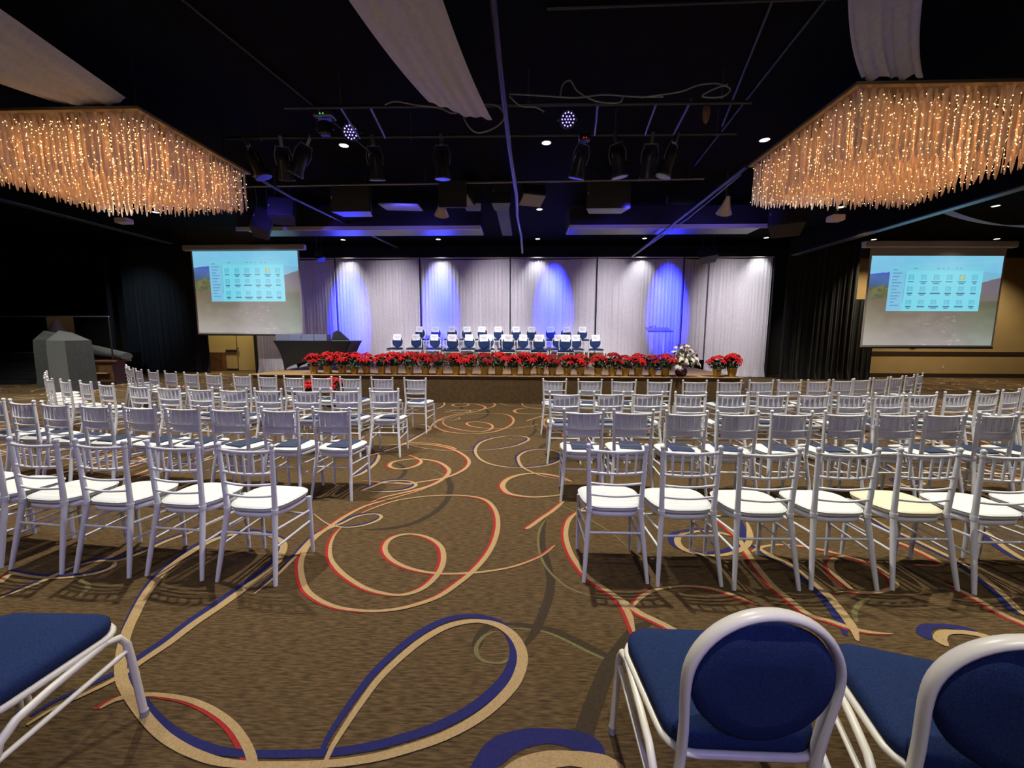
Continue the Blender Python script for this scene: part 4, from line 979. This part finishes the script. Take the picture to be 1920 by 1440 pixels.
# ------------------------------------------------------------------ chandeliers
def make_chandelier(x0, x1, y0, y1, label, seed):
    rn = random.Random(seed)
    cx, cy = (x0 + x1) / 2, (y0 + y1) / 2
    ztop = 4.40
    t = thing('crystal_chandelier', label, 'chandelier', (cx, cy, 0), 0, 'rectangular crystal rod chandeliers')
    X0, X1, Y0, Y1 = x0 - cx, x1 - cx, y0 - cy, y1 - cy
    b = MB()
    for a, c_, d, e in ((X0 - .06, X1 + .06, Y0 - .06, Y0), (X0 - .06, X1 + .06, Y1, Y1 + .06), (X0 - .06, X0, Y0, Y1), (X1, X1 + .06, Y0, Y1)):
        b.box(a, c_, d, e, ztop, ztop + .035)
    b.build('frame', M['brass'], t)
    b = MB(); b.box(X0, X1, Y0, Y1, ztop + .035, ztop + .05); b.build('top_plate', M['black_metal'], t)
    for sx in (X0 + .2, X1 - .2):
        for sy in (Y0 + .2, Y1 - .2):
            b = MB(); b.tube([(sx, sy, ztop + .05), (sx, sy, CEIL)], .01, 6); b.build('suspension_rod', M['black_metal'], t)
    # rods
    nx = int(round((X1 - X0) / .088)); ny = int(round((Y1 - Y0) / .088))
    pos = []
    for i in range(nx + 1):
        for j in range(ny + 1):
            px = X0 + .02 + (X1 - X0 - .04) * i / nx + rn.uniform(-.012, .012); py = Y0 + .02 + (Y1 - Y0 - .04) * j / ny + rn.uniform(-.012, .012)
            L = .69 + rn.uniform(-.035, .035)
            if i in (0, nx) or j == 0: L -= .03
            pos.append((px, py, L, i, j))
    def rod(b, px, py, L, a):
        ca, sa = math.cos(a), math.sin(a)
        rings = []
        for z, w_ in ((0, .006), (-.015, .022), (-L * .5, .023), (-L + .12, .024), (-L + .02, .012), (-L, .006)):
            rings.append([Vector((px + w_ * (ca * q) - .006 * sa * p, py + w_ * sa * q + .006 * ca * p, ztop + z)) for q, p in ((-1, 0), (0, -1), (1, 0), (0, 1))])
        b.loft(rings, False, False)
    # the rods nearest the viewer's side and the outer edge first
    inner_x = X1 if cx < 0 else X0
    pos.sort(key=lambda p: min(p[1] - Y0, abs(p[0] - inner_x) * .9, (Y1 - p[1]) * 1.2))
    for k, (px, py, L, i, j) in enumerate(pos[:96]):
        b = MB(); rod(b, px, py, L, rn.uniform(0, PI)); b.build('crystal_rod', M['crystal'], t)
    b = MB()
    for px, py, L, i, j in pos[96:]: rod(b, px, py, L, rn.uniform(0, PI))
    b.build('crystal_rod', M['crystal'], t, kind='stuff')
    b = MB()
    for px, py, L, i, j in pos:
        n = 7
        for q in range(n):
            z = ztop - .04 - (L - .08) * (q + rn.uniform(.1, .9)) / n
            a = rn.uniform(0, 2 * PI); r_ = .0060
            x, y = px + math.cos(a) * .027, py + math.sin(a) * .027
            b.add([(x - r_, y, z), (x, y - r_, z), (x + r_, y, z), (x, y + r_, z), (x, y, z + r_ * 1.2), (x, y, z - r_ * 1.2)], [(0, 1, 4), (1, 2, 4), (2, 3, 4), (3, 0, 4), (1, 0, 5), (2, 1, 5), (3, 2, 5), (0, 3, 5)])
    b.build('led_bead', M['bead'], t, kind='stuff')
    for sx in (-.36, -.12, .12, .36):
        for sy in (-.3, 0, .3):
            l = bpy.data.lights.new('chandelier_glow', 'POINT'); l.energy = 8.5; l.color = (1.0, .39, .12); l.shadow_soft_size = .25
            o = bpy.data.objects.new('chandelier_glow', l); C.objects.link(o); o.location = (cx + (X1 - X0) * sx, cy + (Y1 - Y0) * sy, ztop - .34)
m = bpy.data.materials.new('acrylic_crystal'); m.use_nodes = True
nt = m.node_tree; nt.nodes.clear()
o_ = nt.nodes.new('ShaderNodeOutputMaterial'); df = nt.nodes.new('ShaderNodeBsdfDiffuse'); df.inputs[0].default_value = (.75, .66, .60, 1)
tl = nt.nodes.new('ShaderNodeBsdfTranslucent'); tl.inputs[0].default_value = (.85, .74, .66, 1)
gl = nt.nodes.new('ShaderNodeBsdfGlossy'); gl.inputs['Roughness'].default_value = .2; gl.inputs[0].default_value = (.9, .85, .8, 1)
tr = nt.nodes.new('ShaderNodeBsdfTransparent')
m1 = nt.nodes.new('ShaderNodeMixShader'); m1.inputs[0].default_value = .5
m2 = nt.nodes.new('ShaderNodeMixShader'); m2.inputs[0].default_value = .15
m3 = nt.nodes.new('ShaderNodeMixShader'); m3.inputs[0].default_value = .25
nt.links.new(df.outputs[0], m1.inputs[1]); nt.links.new(tl.outputs[0], m1.inputs[2])
nt.links.new(m1.outputs[0], m2.inputs[1]); nt.links.new(gl.outputs[0], m2.inputs[2])
nt.links.new(m2.outputs[0], m3.inputs[1]); nt.links.new(tr.outputs[0], m3.inputs[2]); nt.links.new(m3.outputs[0], o_.inputs[0])
M['crystal'] = m
make_chandelier(-7.55, -4.92, 5.25, 7.2, 'left chandelier of hanging crystal rods with warm lights', 21)
make_chandelier(3.72, 6.30, 5.02, 7.12, 'right chandelier of hanging crystal rods with warm lights', 22)

# ------------------------------------------------------------------ fabric swags under the ceiling
def swag(name, label, m, fn, n=40, nw=26):
    b = MB(); b.grid(fn, nw, n)
    return tag(b.build(name, m), label, 'fabric swag', 'sheer ceiling swags')
def cat(y0, z0, y1, z1, sag):
    def f(v): return (y0 + (y1 - y0) * v, z0 + (z1 - z0) * v - sag * 4 * v * (1 - v))
    return f
def ripple(u, s): return .022 * math.sin(u * 34 + s) + .03 * math.sin(u * 13 + s * 2)
def cl(v, u=0): return (5.22 - 6.7 * v, 4.52 + .62 * v - (.02 + .42 * u) * 4 * v * (1 - v) + .06 * (1 - u) * min(1, v * 6))
def f1(u, v):
    y, z = cl(v, u); w_ = .92 * (1 + .65 * v)
    return (-5.02 - w_ * u - .25 * v, y + .10 * u, z + ripple(u, 1) * (.5 + v) - .05 * math.sin(PI * u))
swag('ceiling_swag', 'white sheer swag hanging from the ceiling to the left chandelier', M['sheer'], f1)
cr_ = cat(4.98, 4.46, -1.5, 5.15, .12)
def f2(u, v):
    w_ = .66 * (1 + .12 * v)
    return (3.70 + w_ * u - .70 * v, 4.96 - .62 * v + .25 * v * (1 - v) + ripple(u, 3) * .9, 4.46 + .72 * v - .06 * math.sin(PI * v) + .02 * math.sin(u * 25) * (1 - v))
swag('ceiling_swag', 'white sheer swag hanging from the ceiling to the right chandelier', M['sheer'], f2)
cm = cat(6.0, 4.66, -1.5, 5.1, .30)
def f3(u, v):
    y, z = cm(v); w_ = .80 * (1 + .2 * v)
    y -= (1 - u) * .40 * (1 - v) ** 2
    return (-1.30 + w_ * u - 1.0 * v * (1.3 - v), y, z + ripple(u, 5) * (.5 + v) - .05 * math.sin(PI * u) - .05 * (1 - v) * u)
swag('ceiling_swag', 'white sheer swag hanging over the middle aisle to the lighting pipe', M['sheer'], f3)
def f4(u, v):
    a = v; x = 9.62 + 4.2 * a
    return (x, 9.9 + .5 * u, 4.50 - .42 * 4 * a * (1 - a) + .18 * u + .012 * math.sin(u * 20))
swag('ceiling_swag', 'pale sheer swag draped beyond the right bulkhead at the right edge', M['teal_sheer'], f4, 30, 10)

# ------------------------------------------------------------------ recessed downlights
dn = 0
dl0 = None
b = MB(); b.lathe([(.105, -.002), (.105, -.012), (.085, -.014), (.082, -.002)], 20); me_ring = b.mesh('trim_ring', M['black_metal'])
b = MB(); b.lathe([(.001, -.004), (.082, -.004), (.082, -.010), (.001, -.012)], 20); me_disc = b.mesh('lens', M['lamp_disc'])
XN = {-11.0: 'column over the left aisle', -7.2: 'column by the left chandelier', -7.0: 'leftmost', -3.5: 'left-centre column', -3.35: 'second from left', 0.35: 'centre column', .4: 'third from left', 4.35: 'right-centre column', 4.36: 'fourth from left', 8.75: 'column at the right bulkhead', 8.78: 'fifth from left', 12.9: 'column right of the bulkhead', 17.3: 'far right'}
YN = {0.0: 'row above the foreground', 4.0: 'row above the rear audience rows', 8.0: 'row before the stage', 12.0: 'row above the stage chairs', 15.55: 'row grazing the white drapes', 15.9: 'row above the right screen'}
for gx, gy in GRID:
    if gy == 4.0 and gx in (4.35, -7.2): gy_ = gy - .35
    else: gy_ = gy
    t = thing('recessed_downlight', 'round lit ceiling downlight, %s, %s' % (YN[gy], XN[gx]), 'ceiling light', (gx, gy_, CEIL), 0, 'recessed ceiling downlights')
    for n_, me in (('trim_ring', me_ring), ('lens', me_disc)):
        o = bpy.data.objects.new(n_, me); C.objects.link(o); o.parent = t

# ------------------------------------------------------------------ lighting pipes, fixtures, speakers
def pipe(name, pts, r, label, m='grey_metal', cat_='pipe', group=None):
    b = MB(); b.tube(pts, r, 8)
    return tag(b.build(name, M[m]), label, cat_, group)
pipe('lighting_pipe', [(-3.4, 5.9, 4.76), (3.0, 5.9, 4.73)], .024, 'nearest horizontal lighting pipe with cables wound on it', 'black_metal')
pipe('lighting_pipe', [(-5.0, 6.9, 4.84), (3.3, 6.9, 4.80)], .024, 'second horizontal lighting pipe carrying the stage lights', 'black_metal')
pipe('lighting_pipe', [(-7.6, 9.0, 4.81), (3.7, 9.0, 4.89)], .026, 'long horizontal pipe in front of the ducts', 'grey_metal')
pipe('lighting_pipe', [(-.33, -1.0, 4.74), (-.33, 5.0, 4.72), (-.30, 6.9, 4.66), (-.22, 8.8, 4.5), (-.25, 10.6, 4.62), (-.18, 12.5, 4.6), (-.16, 14.6, 4.5)], .038, 'long slightly bent pipe running down the centre of the ceiling', 'black_metal')
pipe('truss_rail', [(-4.86, 7.3, 4.42), (-4.9, 8.6, 4.45), (-4.9, 15.6, 4.9)], .035, 'rail running from the left chandelier towards the drapes', 'black_metal', 'rail')
pipe('truss_rail', [(3.66, 7.2, 4.43), (3.7, 14.7, 4.38)], .035, 'rail running from the right chandelier towards the drapes', 'black_metal', 'rail')
pipe('slack_cable', [(3.62, 7.3, 4.33), (3.60, 9.5, 4.22), (3.66, 12.0, 4.30), (3.7, 14.6, 4.36)], .012, 'slack cable hanging below the right rail', 'grey_metal', 'cable')
for k, (x, y) in enumerate(((-2.6, 5.9), (.0, 5.9), (2.6, 5.9), (-4.4, 6.9), (-1.9, 6.9), (1.4, 6.9), (3.0, 6.9), (-5.5, 9), (-2.2, 9), (1.2, 9), (3.4, 9))):
    b = MB(); b.tube([(x, y, 4.78 if y < 8 else 4.86), (x, y, CEIL)], .010, 6)
    tag(b.build('hanger_rod', M['grey_metal']), '%s short rod holding a lighting pipe to the ceiling, counted from front left' % ORD[k], 'rod', 'hanger rods of the lighting pipes')
def cable(pts, label, r=.011):
    P = [Vector(p) for p in pts]; Q = []
    for i in range(len(P) - 1):
        p0 = P[max(i - 1, 0)]; p1 = P[i]; p2 = P[i + 1]; p3 = P[min(i + 2, len(P) - 1)]
        for k in range(6):
            t = k / 6
            Q.append(.5 * ((2 * p1) + (-p0 + p2) * t + (2 * p0 - 5 * p1 + 4 * p2 - p3) * t * t + (-p0 + 3 * p1 - 3 * p2 + p3) * t ** 3))
    Q.append(P[-1])
    b = MB(); b.tube(Q, r, 6); return tag(b.build('cable', M['cable']), label, 'cable', 'loose cables on the nearest pipe')
M['cable'] = mat('grey_cable', (.22, .22, .23), .5)
cable([(-.25, 5.82, 4.84), (.2, 5.8, 4.80), (.64, 5.8, 4.77), (1.0, 5.8, 4.80), (1.42, 5.8, 4.77), (1.8, 5.83, 4.78)], 'long grey cable lying along the pipe right of centre')
cable([(1.5, 5.8, 4.76), (2.0, 5.8, 4.82), (2.25, 5.8, 4.90), (2.5, 5.8, 4.91), (2.66, 5.8, 4.84), (2.55, 5.8, 4.75), (2.3, 5.8, 4.76), (2.45, 5.78, 4.84), (2.62, 5.8, 4.90)], 'coiled grey cable end at the right of the nearest pipe')
cable([(.43, 5.8, 4.78), (.46, 5.8, 4.93), (.56, 5.8, 4.98), (.67, 5.8, 4.84), (.92, 5.8, 4.72), (1.2, 5.8, 4.70), (1.26, 5.8, 4.76)], 'grey cable looping up and over the nearest pipe')
cable([(-1.95, 5.8, 4.72), (-1.8, 5.8, 4.76), (-1.5, 5.8, 4.71), (-1.2, 5.8, 4.67), (-1.0, 5.8, 4.60), (-.75, 5.8, 4.68), (-.45, 5.8, 4.70), (-.32, 5.8, 4.56), (-.43, 5.8, 4.42), (-.69, 5.8, 4.35), (-.85, 5.8, 4.50), (-.9, 5.8, 4.72)], 'grey cable with a drooping loop under the middle swag')
cable([(-.25, 5.8, 4.80), (-.1, 5.8, 4.68), (.1, 5.8, 4.66), (.22, 5.8, 4.60)], 'short cable dropping to a box beside the centre pipe')

def make_fresnel():
    t = thing('stage_spotlight', '', 'stage light')
    b = MB(); b.lathe([(.05, .26), (.085, .24), (.10, .10), (.105, -.06), (.13, -.14), (.135, -.17), (.12, -.172)], 18, cap=True); b.build('housing', M['black_metal'], t)
    b = MB(); b.lathe([(.001, -.165), (.06, -.172), (.115, -.168)], 18, cap=False); b.build('lens', M['steel_dark'], t)
    b = MB(); b.tube([(-.125, 0, .05), (-.14, 0, .2), (-.10, 0, .34), (.10, 0, .34), (.14, 0, .2), (.125, 0, .05)], .010, 6); b.build('yoke', M['grey_metal'], t)
    b = MB(); b.box(-.025, .025, -.03, .03, .34, .50); b.build('clamp', M['grey_metal'], t)
    return t
M['steel_dark'] = mat('fresnel_glass', (.25, .24, .22), .12, metal=.6)
fx = make_fresnel()
FX = [(-4.67, 6.9, 4.42, 20, -15), (-4.07, 6.9, 4.38, 30, 5), (-3.6, 6.9, 4.44, 25, 20), (-2.54, 6.9, 4.40, 15, 0), (-1.41, 6.9, 4.36, 8, 0), (.93, 6.9, 4.46, 18, 8), (1.40, 6.9, 4.38, 10, -10), (1.99, 6.9, 4.46, 22, 0), (2.38, 6.9, 4.40, 16, 14)]
for k, (x, y, z, tl_, ro) in enumerate(FX):
    o = fx if k == 0 else copy_tree(fx)
    o.rotation_euler = (R(tl_), R(ro * .6), R(ro * 3)); o.location = Vector((x, 6.9, 4.82 - (x + 5) * .005)) - o.rotation_euler.to_matrix() @ Vector((0, 0, .45))
    tag(o, 'black stage spotlight hanging on the second pipe, %s from left' % ORD[k], 'stage light', 'stage spotlights on the second pipe')
def make_par():
    t = thing('led_par_light', '', 'stage light')
    b = MB(); b.lathe([(.10, .14), (.125, .12), (.135, .0), (.13, -.04), (.12, -.045), (.115, -.03)], 22); b.build('housing', M['black_metal'], t)
    for rr, n in ((.0, 1), (.045, 6), (.092, 12)):
        for k in range(n):
            a = 2 * PI * k / n
            b = MB(); b.ball((math.cos(a) * rr, math.sin(a) * rr, -.036), .0125, 8, 5, (1, 1, .5)); b.build('led_lens', M['violet_led'], t)
    b = MB(); b.tube([(-.14, 0, .03), (-.15, .02, .16), (-.09, .04, .24), (.09, .04, .24), (.15, .02, .16), (.14, 0, .03)], .010, 6); b.build('yoke', M['grey_metal'], t)
    return t
pr = make_par()
for k, (x, y, z, rx, rz, l) in enumerate(((.63, 6.8, 5.0, -62, 0, 'round stage light with a ring of lit violet diodes right of centre'), (-2.85, 6.8, 4.86, -58, 10, 'round stage light with dim violet diodes left of the middle swag'))):
    o = pr if k == 0 else copy_tree(pr)
    o.location = (x, y, z); o.rotation_euler = (R(rx), 0, R(rz))
    tag(o, l, 'stage light', 'round violet diode stage lights')
# moving-head fixture with two status lamps
t = thing('moving_head_light', 'boxy stage light with small green indicator at the left of the pipes', 'stage light', (-3.29, 6.85, 4.92))
b = MB(); b.bbox(-.16, .16, -.1, .1, .16, .26, .02); b.build('base_box', M['grey_metal'], t)
b = MB(); b.bbox(-.10, .10, -.09, .09, -.10, .12, .03); b.build('head', M['black_metal'], t)
b = MB(); b.tube([(-.13, 0, .18), (-.13, 0, .0)], .02, 6); b.tube([(.13, 0, .18), (.13, 0, .0)], .02, 6); b.build('yoke', M['grey_metal'], t)
b = MB(); b.ball((-.03, -.102, .20), .01, 6, 4); b.ball((.02, -.102, .20), .01, 6, 4); b.build('indicator', M['green_led'], t)
t = thing('dimmer_box', 'small box with a red indicator beside the right stage spotlights', 'box', (.90, 6.8, 4.72))
b = MB(); b.bbox(-.09, .09, -.06, .06, -.05, .06, .01); b.build('body', M['black_metal'], t)
b = MB(); b.ball((-.02, -.062, -.02), .008, 6, 4); b.ball((.02, -.062, -.02), .008, 6, 4); b.build('indicator', M['red_led'], t)

def speaker(name, label, w_, h, d, loc, rx=0, rz=0, ry=0, cables=True, m='speaker'):
    t = thing(name, label, 'speaker', loc, R(rz), 'hanging loudspeakers', R(rx), R(ry))
    b = MB()
    b.loft([[Vector((-w_ / 2, -d / 2, z)), Vector((w_ / 2, -d / 2, z)), Vector((w_ * .38, d / 2, z)), Vector((-w_ * .38, d / 2, z))] for z in (-h / 2, h / 2)], False); b.build('cabinet', M['black_metal'], t)
    b = MB(); b.bbox(-w_ / 2 + .015, w_ / 2 - .015, -d / 2 - .014, -d / 2 - .001, -h / 2 + .015, h / 2 - .015, .004); b.build('grille', M[m], t)
    b = MB(); b.box(-w_ / 2 + .03, -w_ / 2 + .045, -d / 2 - .018, -d / 2 - .013, -.03, .03); b.build('badge', M['case'], t)
    b = MB()
    for s in (-1, 1): b.tube([(s * w_ * .3, 0, 0), (s * w_ * .3, 0, CEIL - loc[2])], .008, 5)
    q = b.build('suspension_cable', M['grey_metal'], t)
    q.matrix_local = t.rotation_euler.to_matrix().to_4x4().inverted()
    return t
speaker('hanging_subwoofer', 'wide dark grey loudspeaker hanging left of centre', .90, .60, .4, (-3.94, 9.4, 4.64))
speaker('hanging_subwoofer', 'wide dark grey loudspeaker hanging right of centre', .96, .62, .4, (1.77, 9.4, 4.68))
speaker('hanging_speaker', 'tilted black loudspeaker hanging beside the left chandelier', .44, .62, .4, (-6.6, 10.2, 4.36), -28, 24, 12, False)
speaker('hanging_speaker', 'tilted black loudspeaker hanging in front of the right white drapes', .62, .38, .4, (6.2, 14.4, 4.36), -26, -16, -8, False)
speaker('hanging_speaker', 'black loudspeaker hanging below the right chandelier rods', .75, .62, .5, (6.2, 10.2, 4.38), -24, -30, 0, False)
speaker('hanging_speaker', 'black loudspeaker hanging left of the left duct end', .6, .5, .4, (-6.0, 10.1, 4.62), -20, 14, 0, False)
speaker('hanging_speaker', 'small black loudspeaker hanging at the left top corner of the white drapes', .30, .30, .26, (-7.3, 14.3, 4.35), -22, 30, -18, False)
for s, l in ((-1, 'left'), (1, 'right')):
    cx = -.95 + s * .34
    speaker('hanging_speaker', l + ' loudspeaker of the pair in the centre cluster', .44, .54, .4, (cx, 9.9, 4.88), -8, 0, 0, True, 'speaker')
for x, rz, l in ((-1.38, -18, 'flat loudspeaker with lit underside angled left below the centre cluster'), (.10, 18, 'flat loudspeaker with lit underside angled right below the centre cluster')):
    t = thing('hanging_speaker', l, 'speaker', (x * 1.08, 9.3, 4.58), R(rz), 'hanging loudspeakers', R(-20))
    b = MB(); b.bbox(-.27, .27, -.2, .2, 0, .26, .01); b.tube([(0, 0, .25), (0, .1, .62)], .012, 6); b.build('cabinet', M['black_metal'], t)
    b = MB(); b.box(-.25, .25, -.19, .19, -.012, -.001); b.build('lit_base_panel', M['panel_grey'], t)  # pale colour carries the light falling on the speaker underside
for x, rz, l in ((4.42, 30, 'blue-lit conical flood light shade near the right rail'), (-1.95, -20, 'curved metal light shade near the left duct')):
    t = thing('flood_light', l, 'stage light', (x, 9.5, 4.48), R(rz), 'conical flood lights', R(28), R(-24 if x > 0 else 24))
    b = MB(); b.lathe([(.03, .22), (.05, .16), (.10, .0), (.17, -.16), (.165, -.155), (.09, .0)], 18, cap=False); b.build('shade', M['case'], t)
    b = MB(); b.tube([(0, 0, .1), (0, 0, CEIL - 4.48)], .012, 6); q = b.build('stem', M['grey_metal'], t); q.matrix_local = t.rotation_euler.to_matrix().to_4x4().inverted()
# ducts
for n, x0, x1, l in (('duct', -7.9, -1.25, 'long dark ceiling duct with a blue-lit lower edge, left of centre'), ('duct', 1.12, 6.3, 'long dark ceiling duct with a blue-lit lower edge, right of centre')):
    t = thing('air_duct', l, 'duct', ((x0 + x1) / 2, 11.2, 0), 0, 'ceiling air ducts')
    h = (x1 - x0) / 2
    b = MB(); b.bbox(-h, h, -.15, .9, 4.50, 5.0, .02); b.build('duct_body', M['duct'] if 'duct' in M else M['black_metal'], t)
    b = MB(); b.box(-h, h, -.19, -.155, 4.40, 4.50); b.build('lower_flange', M['case'], t)
    for q in range(3):
        b = MB(); b.box(-h + .9 + q * h * .62, -h + .93 + q * h * .62, -.16, .0, 5.0, CEIL); b.build('hanger_strap', M['grey_metal'], t)
b = MB(); b.bbox(-.45, .45, -.42, .42, 0, .04, .01); o = b.build('lit_ceiling_patch', M['panel_grey']); o.location = (-3.0, 9.9, 4.62); o.rotation_euler = (R(8), 0, R(6)); tag(o, 'pale square sheet standing in for a lit ceiling patch, before the left duct', 'panel')  # sheet whose pale colour stands in for a lit patch of ceiling underside
b = MB(); b.bbox(-.16, .16, -1.3, 1.3, 0, .05, .01)
for yy in (-1.1, 1.1): b.tube([(0, yy, .04), (0, yy, CEIL - 4.72)], .01, 5)
o = b.build('cable_tray', M['speaker']); o.location = (-.62, 11.75, 4.72); tag(o, 'dark cable tray running back behind the centre loudspeakers', 'tray')
b = MB()
for k in range(3): b.bbox(-.28, .28, -.02, .02, -.2 + k * .001, .2, .01)
b = MB(); b.bbox(-.30, .30, -.03, .03, 0, .55, .01); o = b.build('duct_grille', M['speaker']); o.location = (-1.6, 8.95, 4.88 - .55 + .0); tag(o, 'square dark grille panel hanging left of the centre loudspeakers', 'grille')
b = MB(); b.lathe([(.001, -.01), (.09, -.01), (.09, .01), (.001, .01)], 18, Matrix.Diagonal((.55, 1, 1, 1)) @ Matrix.Rotation(R(90), 4, 'X') @ Matrix.Diagonal((1, 1.5, 1, 1)))
o = b.build('gel_frame', M['rust']) if 'rust' in M else b.build('gel_frame', M['brown_leather']); o.location = (2.42, 5.93, 4.62); tag(o, 'thin oval rust-brown gel disc at the right end of the pipes', 'gel frame')
for k, x in enumerate((-2.62, -2.2, .95, 1.75, 2.2)):
    b = MB(); b.tube([(x, 5.9, 4.775), (x + .12 * (1 if x > 0 else -1), 6.88, 4.80)], .018, 6)
    tag(b.build('side_arm', M['grey_metal']), 'short grey slanted arm between the two nearest pipes, %s from left' % ORD[k], 'arm', 'slanted arms between the pipes')
for k, (x0, y0, x1, y1) in enumerate(((2.2, 3.4, 3.3, 7.4), (3.0, 3.2, 3.5, 9.0), (-3.9, 3.4, -3.0, 8.6), (-5.2, 4.4, -2.6, 4.45), (.2, 4.85, 3.4, 4.80))):
    b = MB(); b.tube([(x0, y0, CEIL - .04), (x1, y1, CEIL - .04)], .018, 6)
    tag(b.build('ceiling_conduit', M['black_metal']), 'thin dark conduit fixed under the black ceiling, %s of five' % ORD[k], 'conduit', 'thin conduits under the ceiling')
# small security camera on the left bulkhead and hooks on the right one
t = thing('ceiling_projector', 'small white box fixed under the ceiling beyond the left chandelier', 'projector', (-9.0, 9.0, 4.12))
b = MB(); b.bbox(-.14, .14, -.1, .1, -.06, .05, .015); b.build('body', M['case'], t)
b = MB(); b.tube([(0, 0, .05), (0, 0, CEIL - 4.12)], .015, 6); b.build('stem', M['black_metal'], t)
t = thing('ceiling_projector', 'small pale box hanging under the right chandelier rods', 'projector', (5.9, 8.2, 3.86))
b = MB(); b.bbox(-.12, .12, -.1, .1, -.06, .05, .015); b.build('body', M['case'], t)
b = MB(); b.tube([(0, 0, .05), (0, 0, CEIL - 3.86)], .015, 6); b.build('stem', M['black_metal'], t)
# light switch plate and wall box under the right screen
b = MB(); b.bbox(-.10, .10, -.03, 0, 0, .18, .01); o = b.build('wall_box', M['case']); o.location = (15.25, 16.399, 1.15); tag(o, 'small pale box on the tan wall under the right screen', 'wall box')
b = MB(); b.bbox(-.04, .04, -.01, 0, 0, .12, .003); o = b.build('wall_outlet', M['case']); o.location = (16.5, 16.399, .35); tag(o, 'tan outlet plate low on the right tan wall', 'outlet')
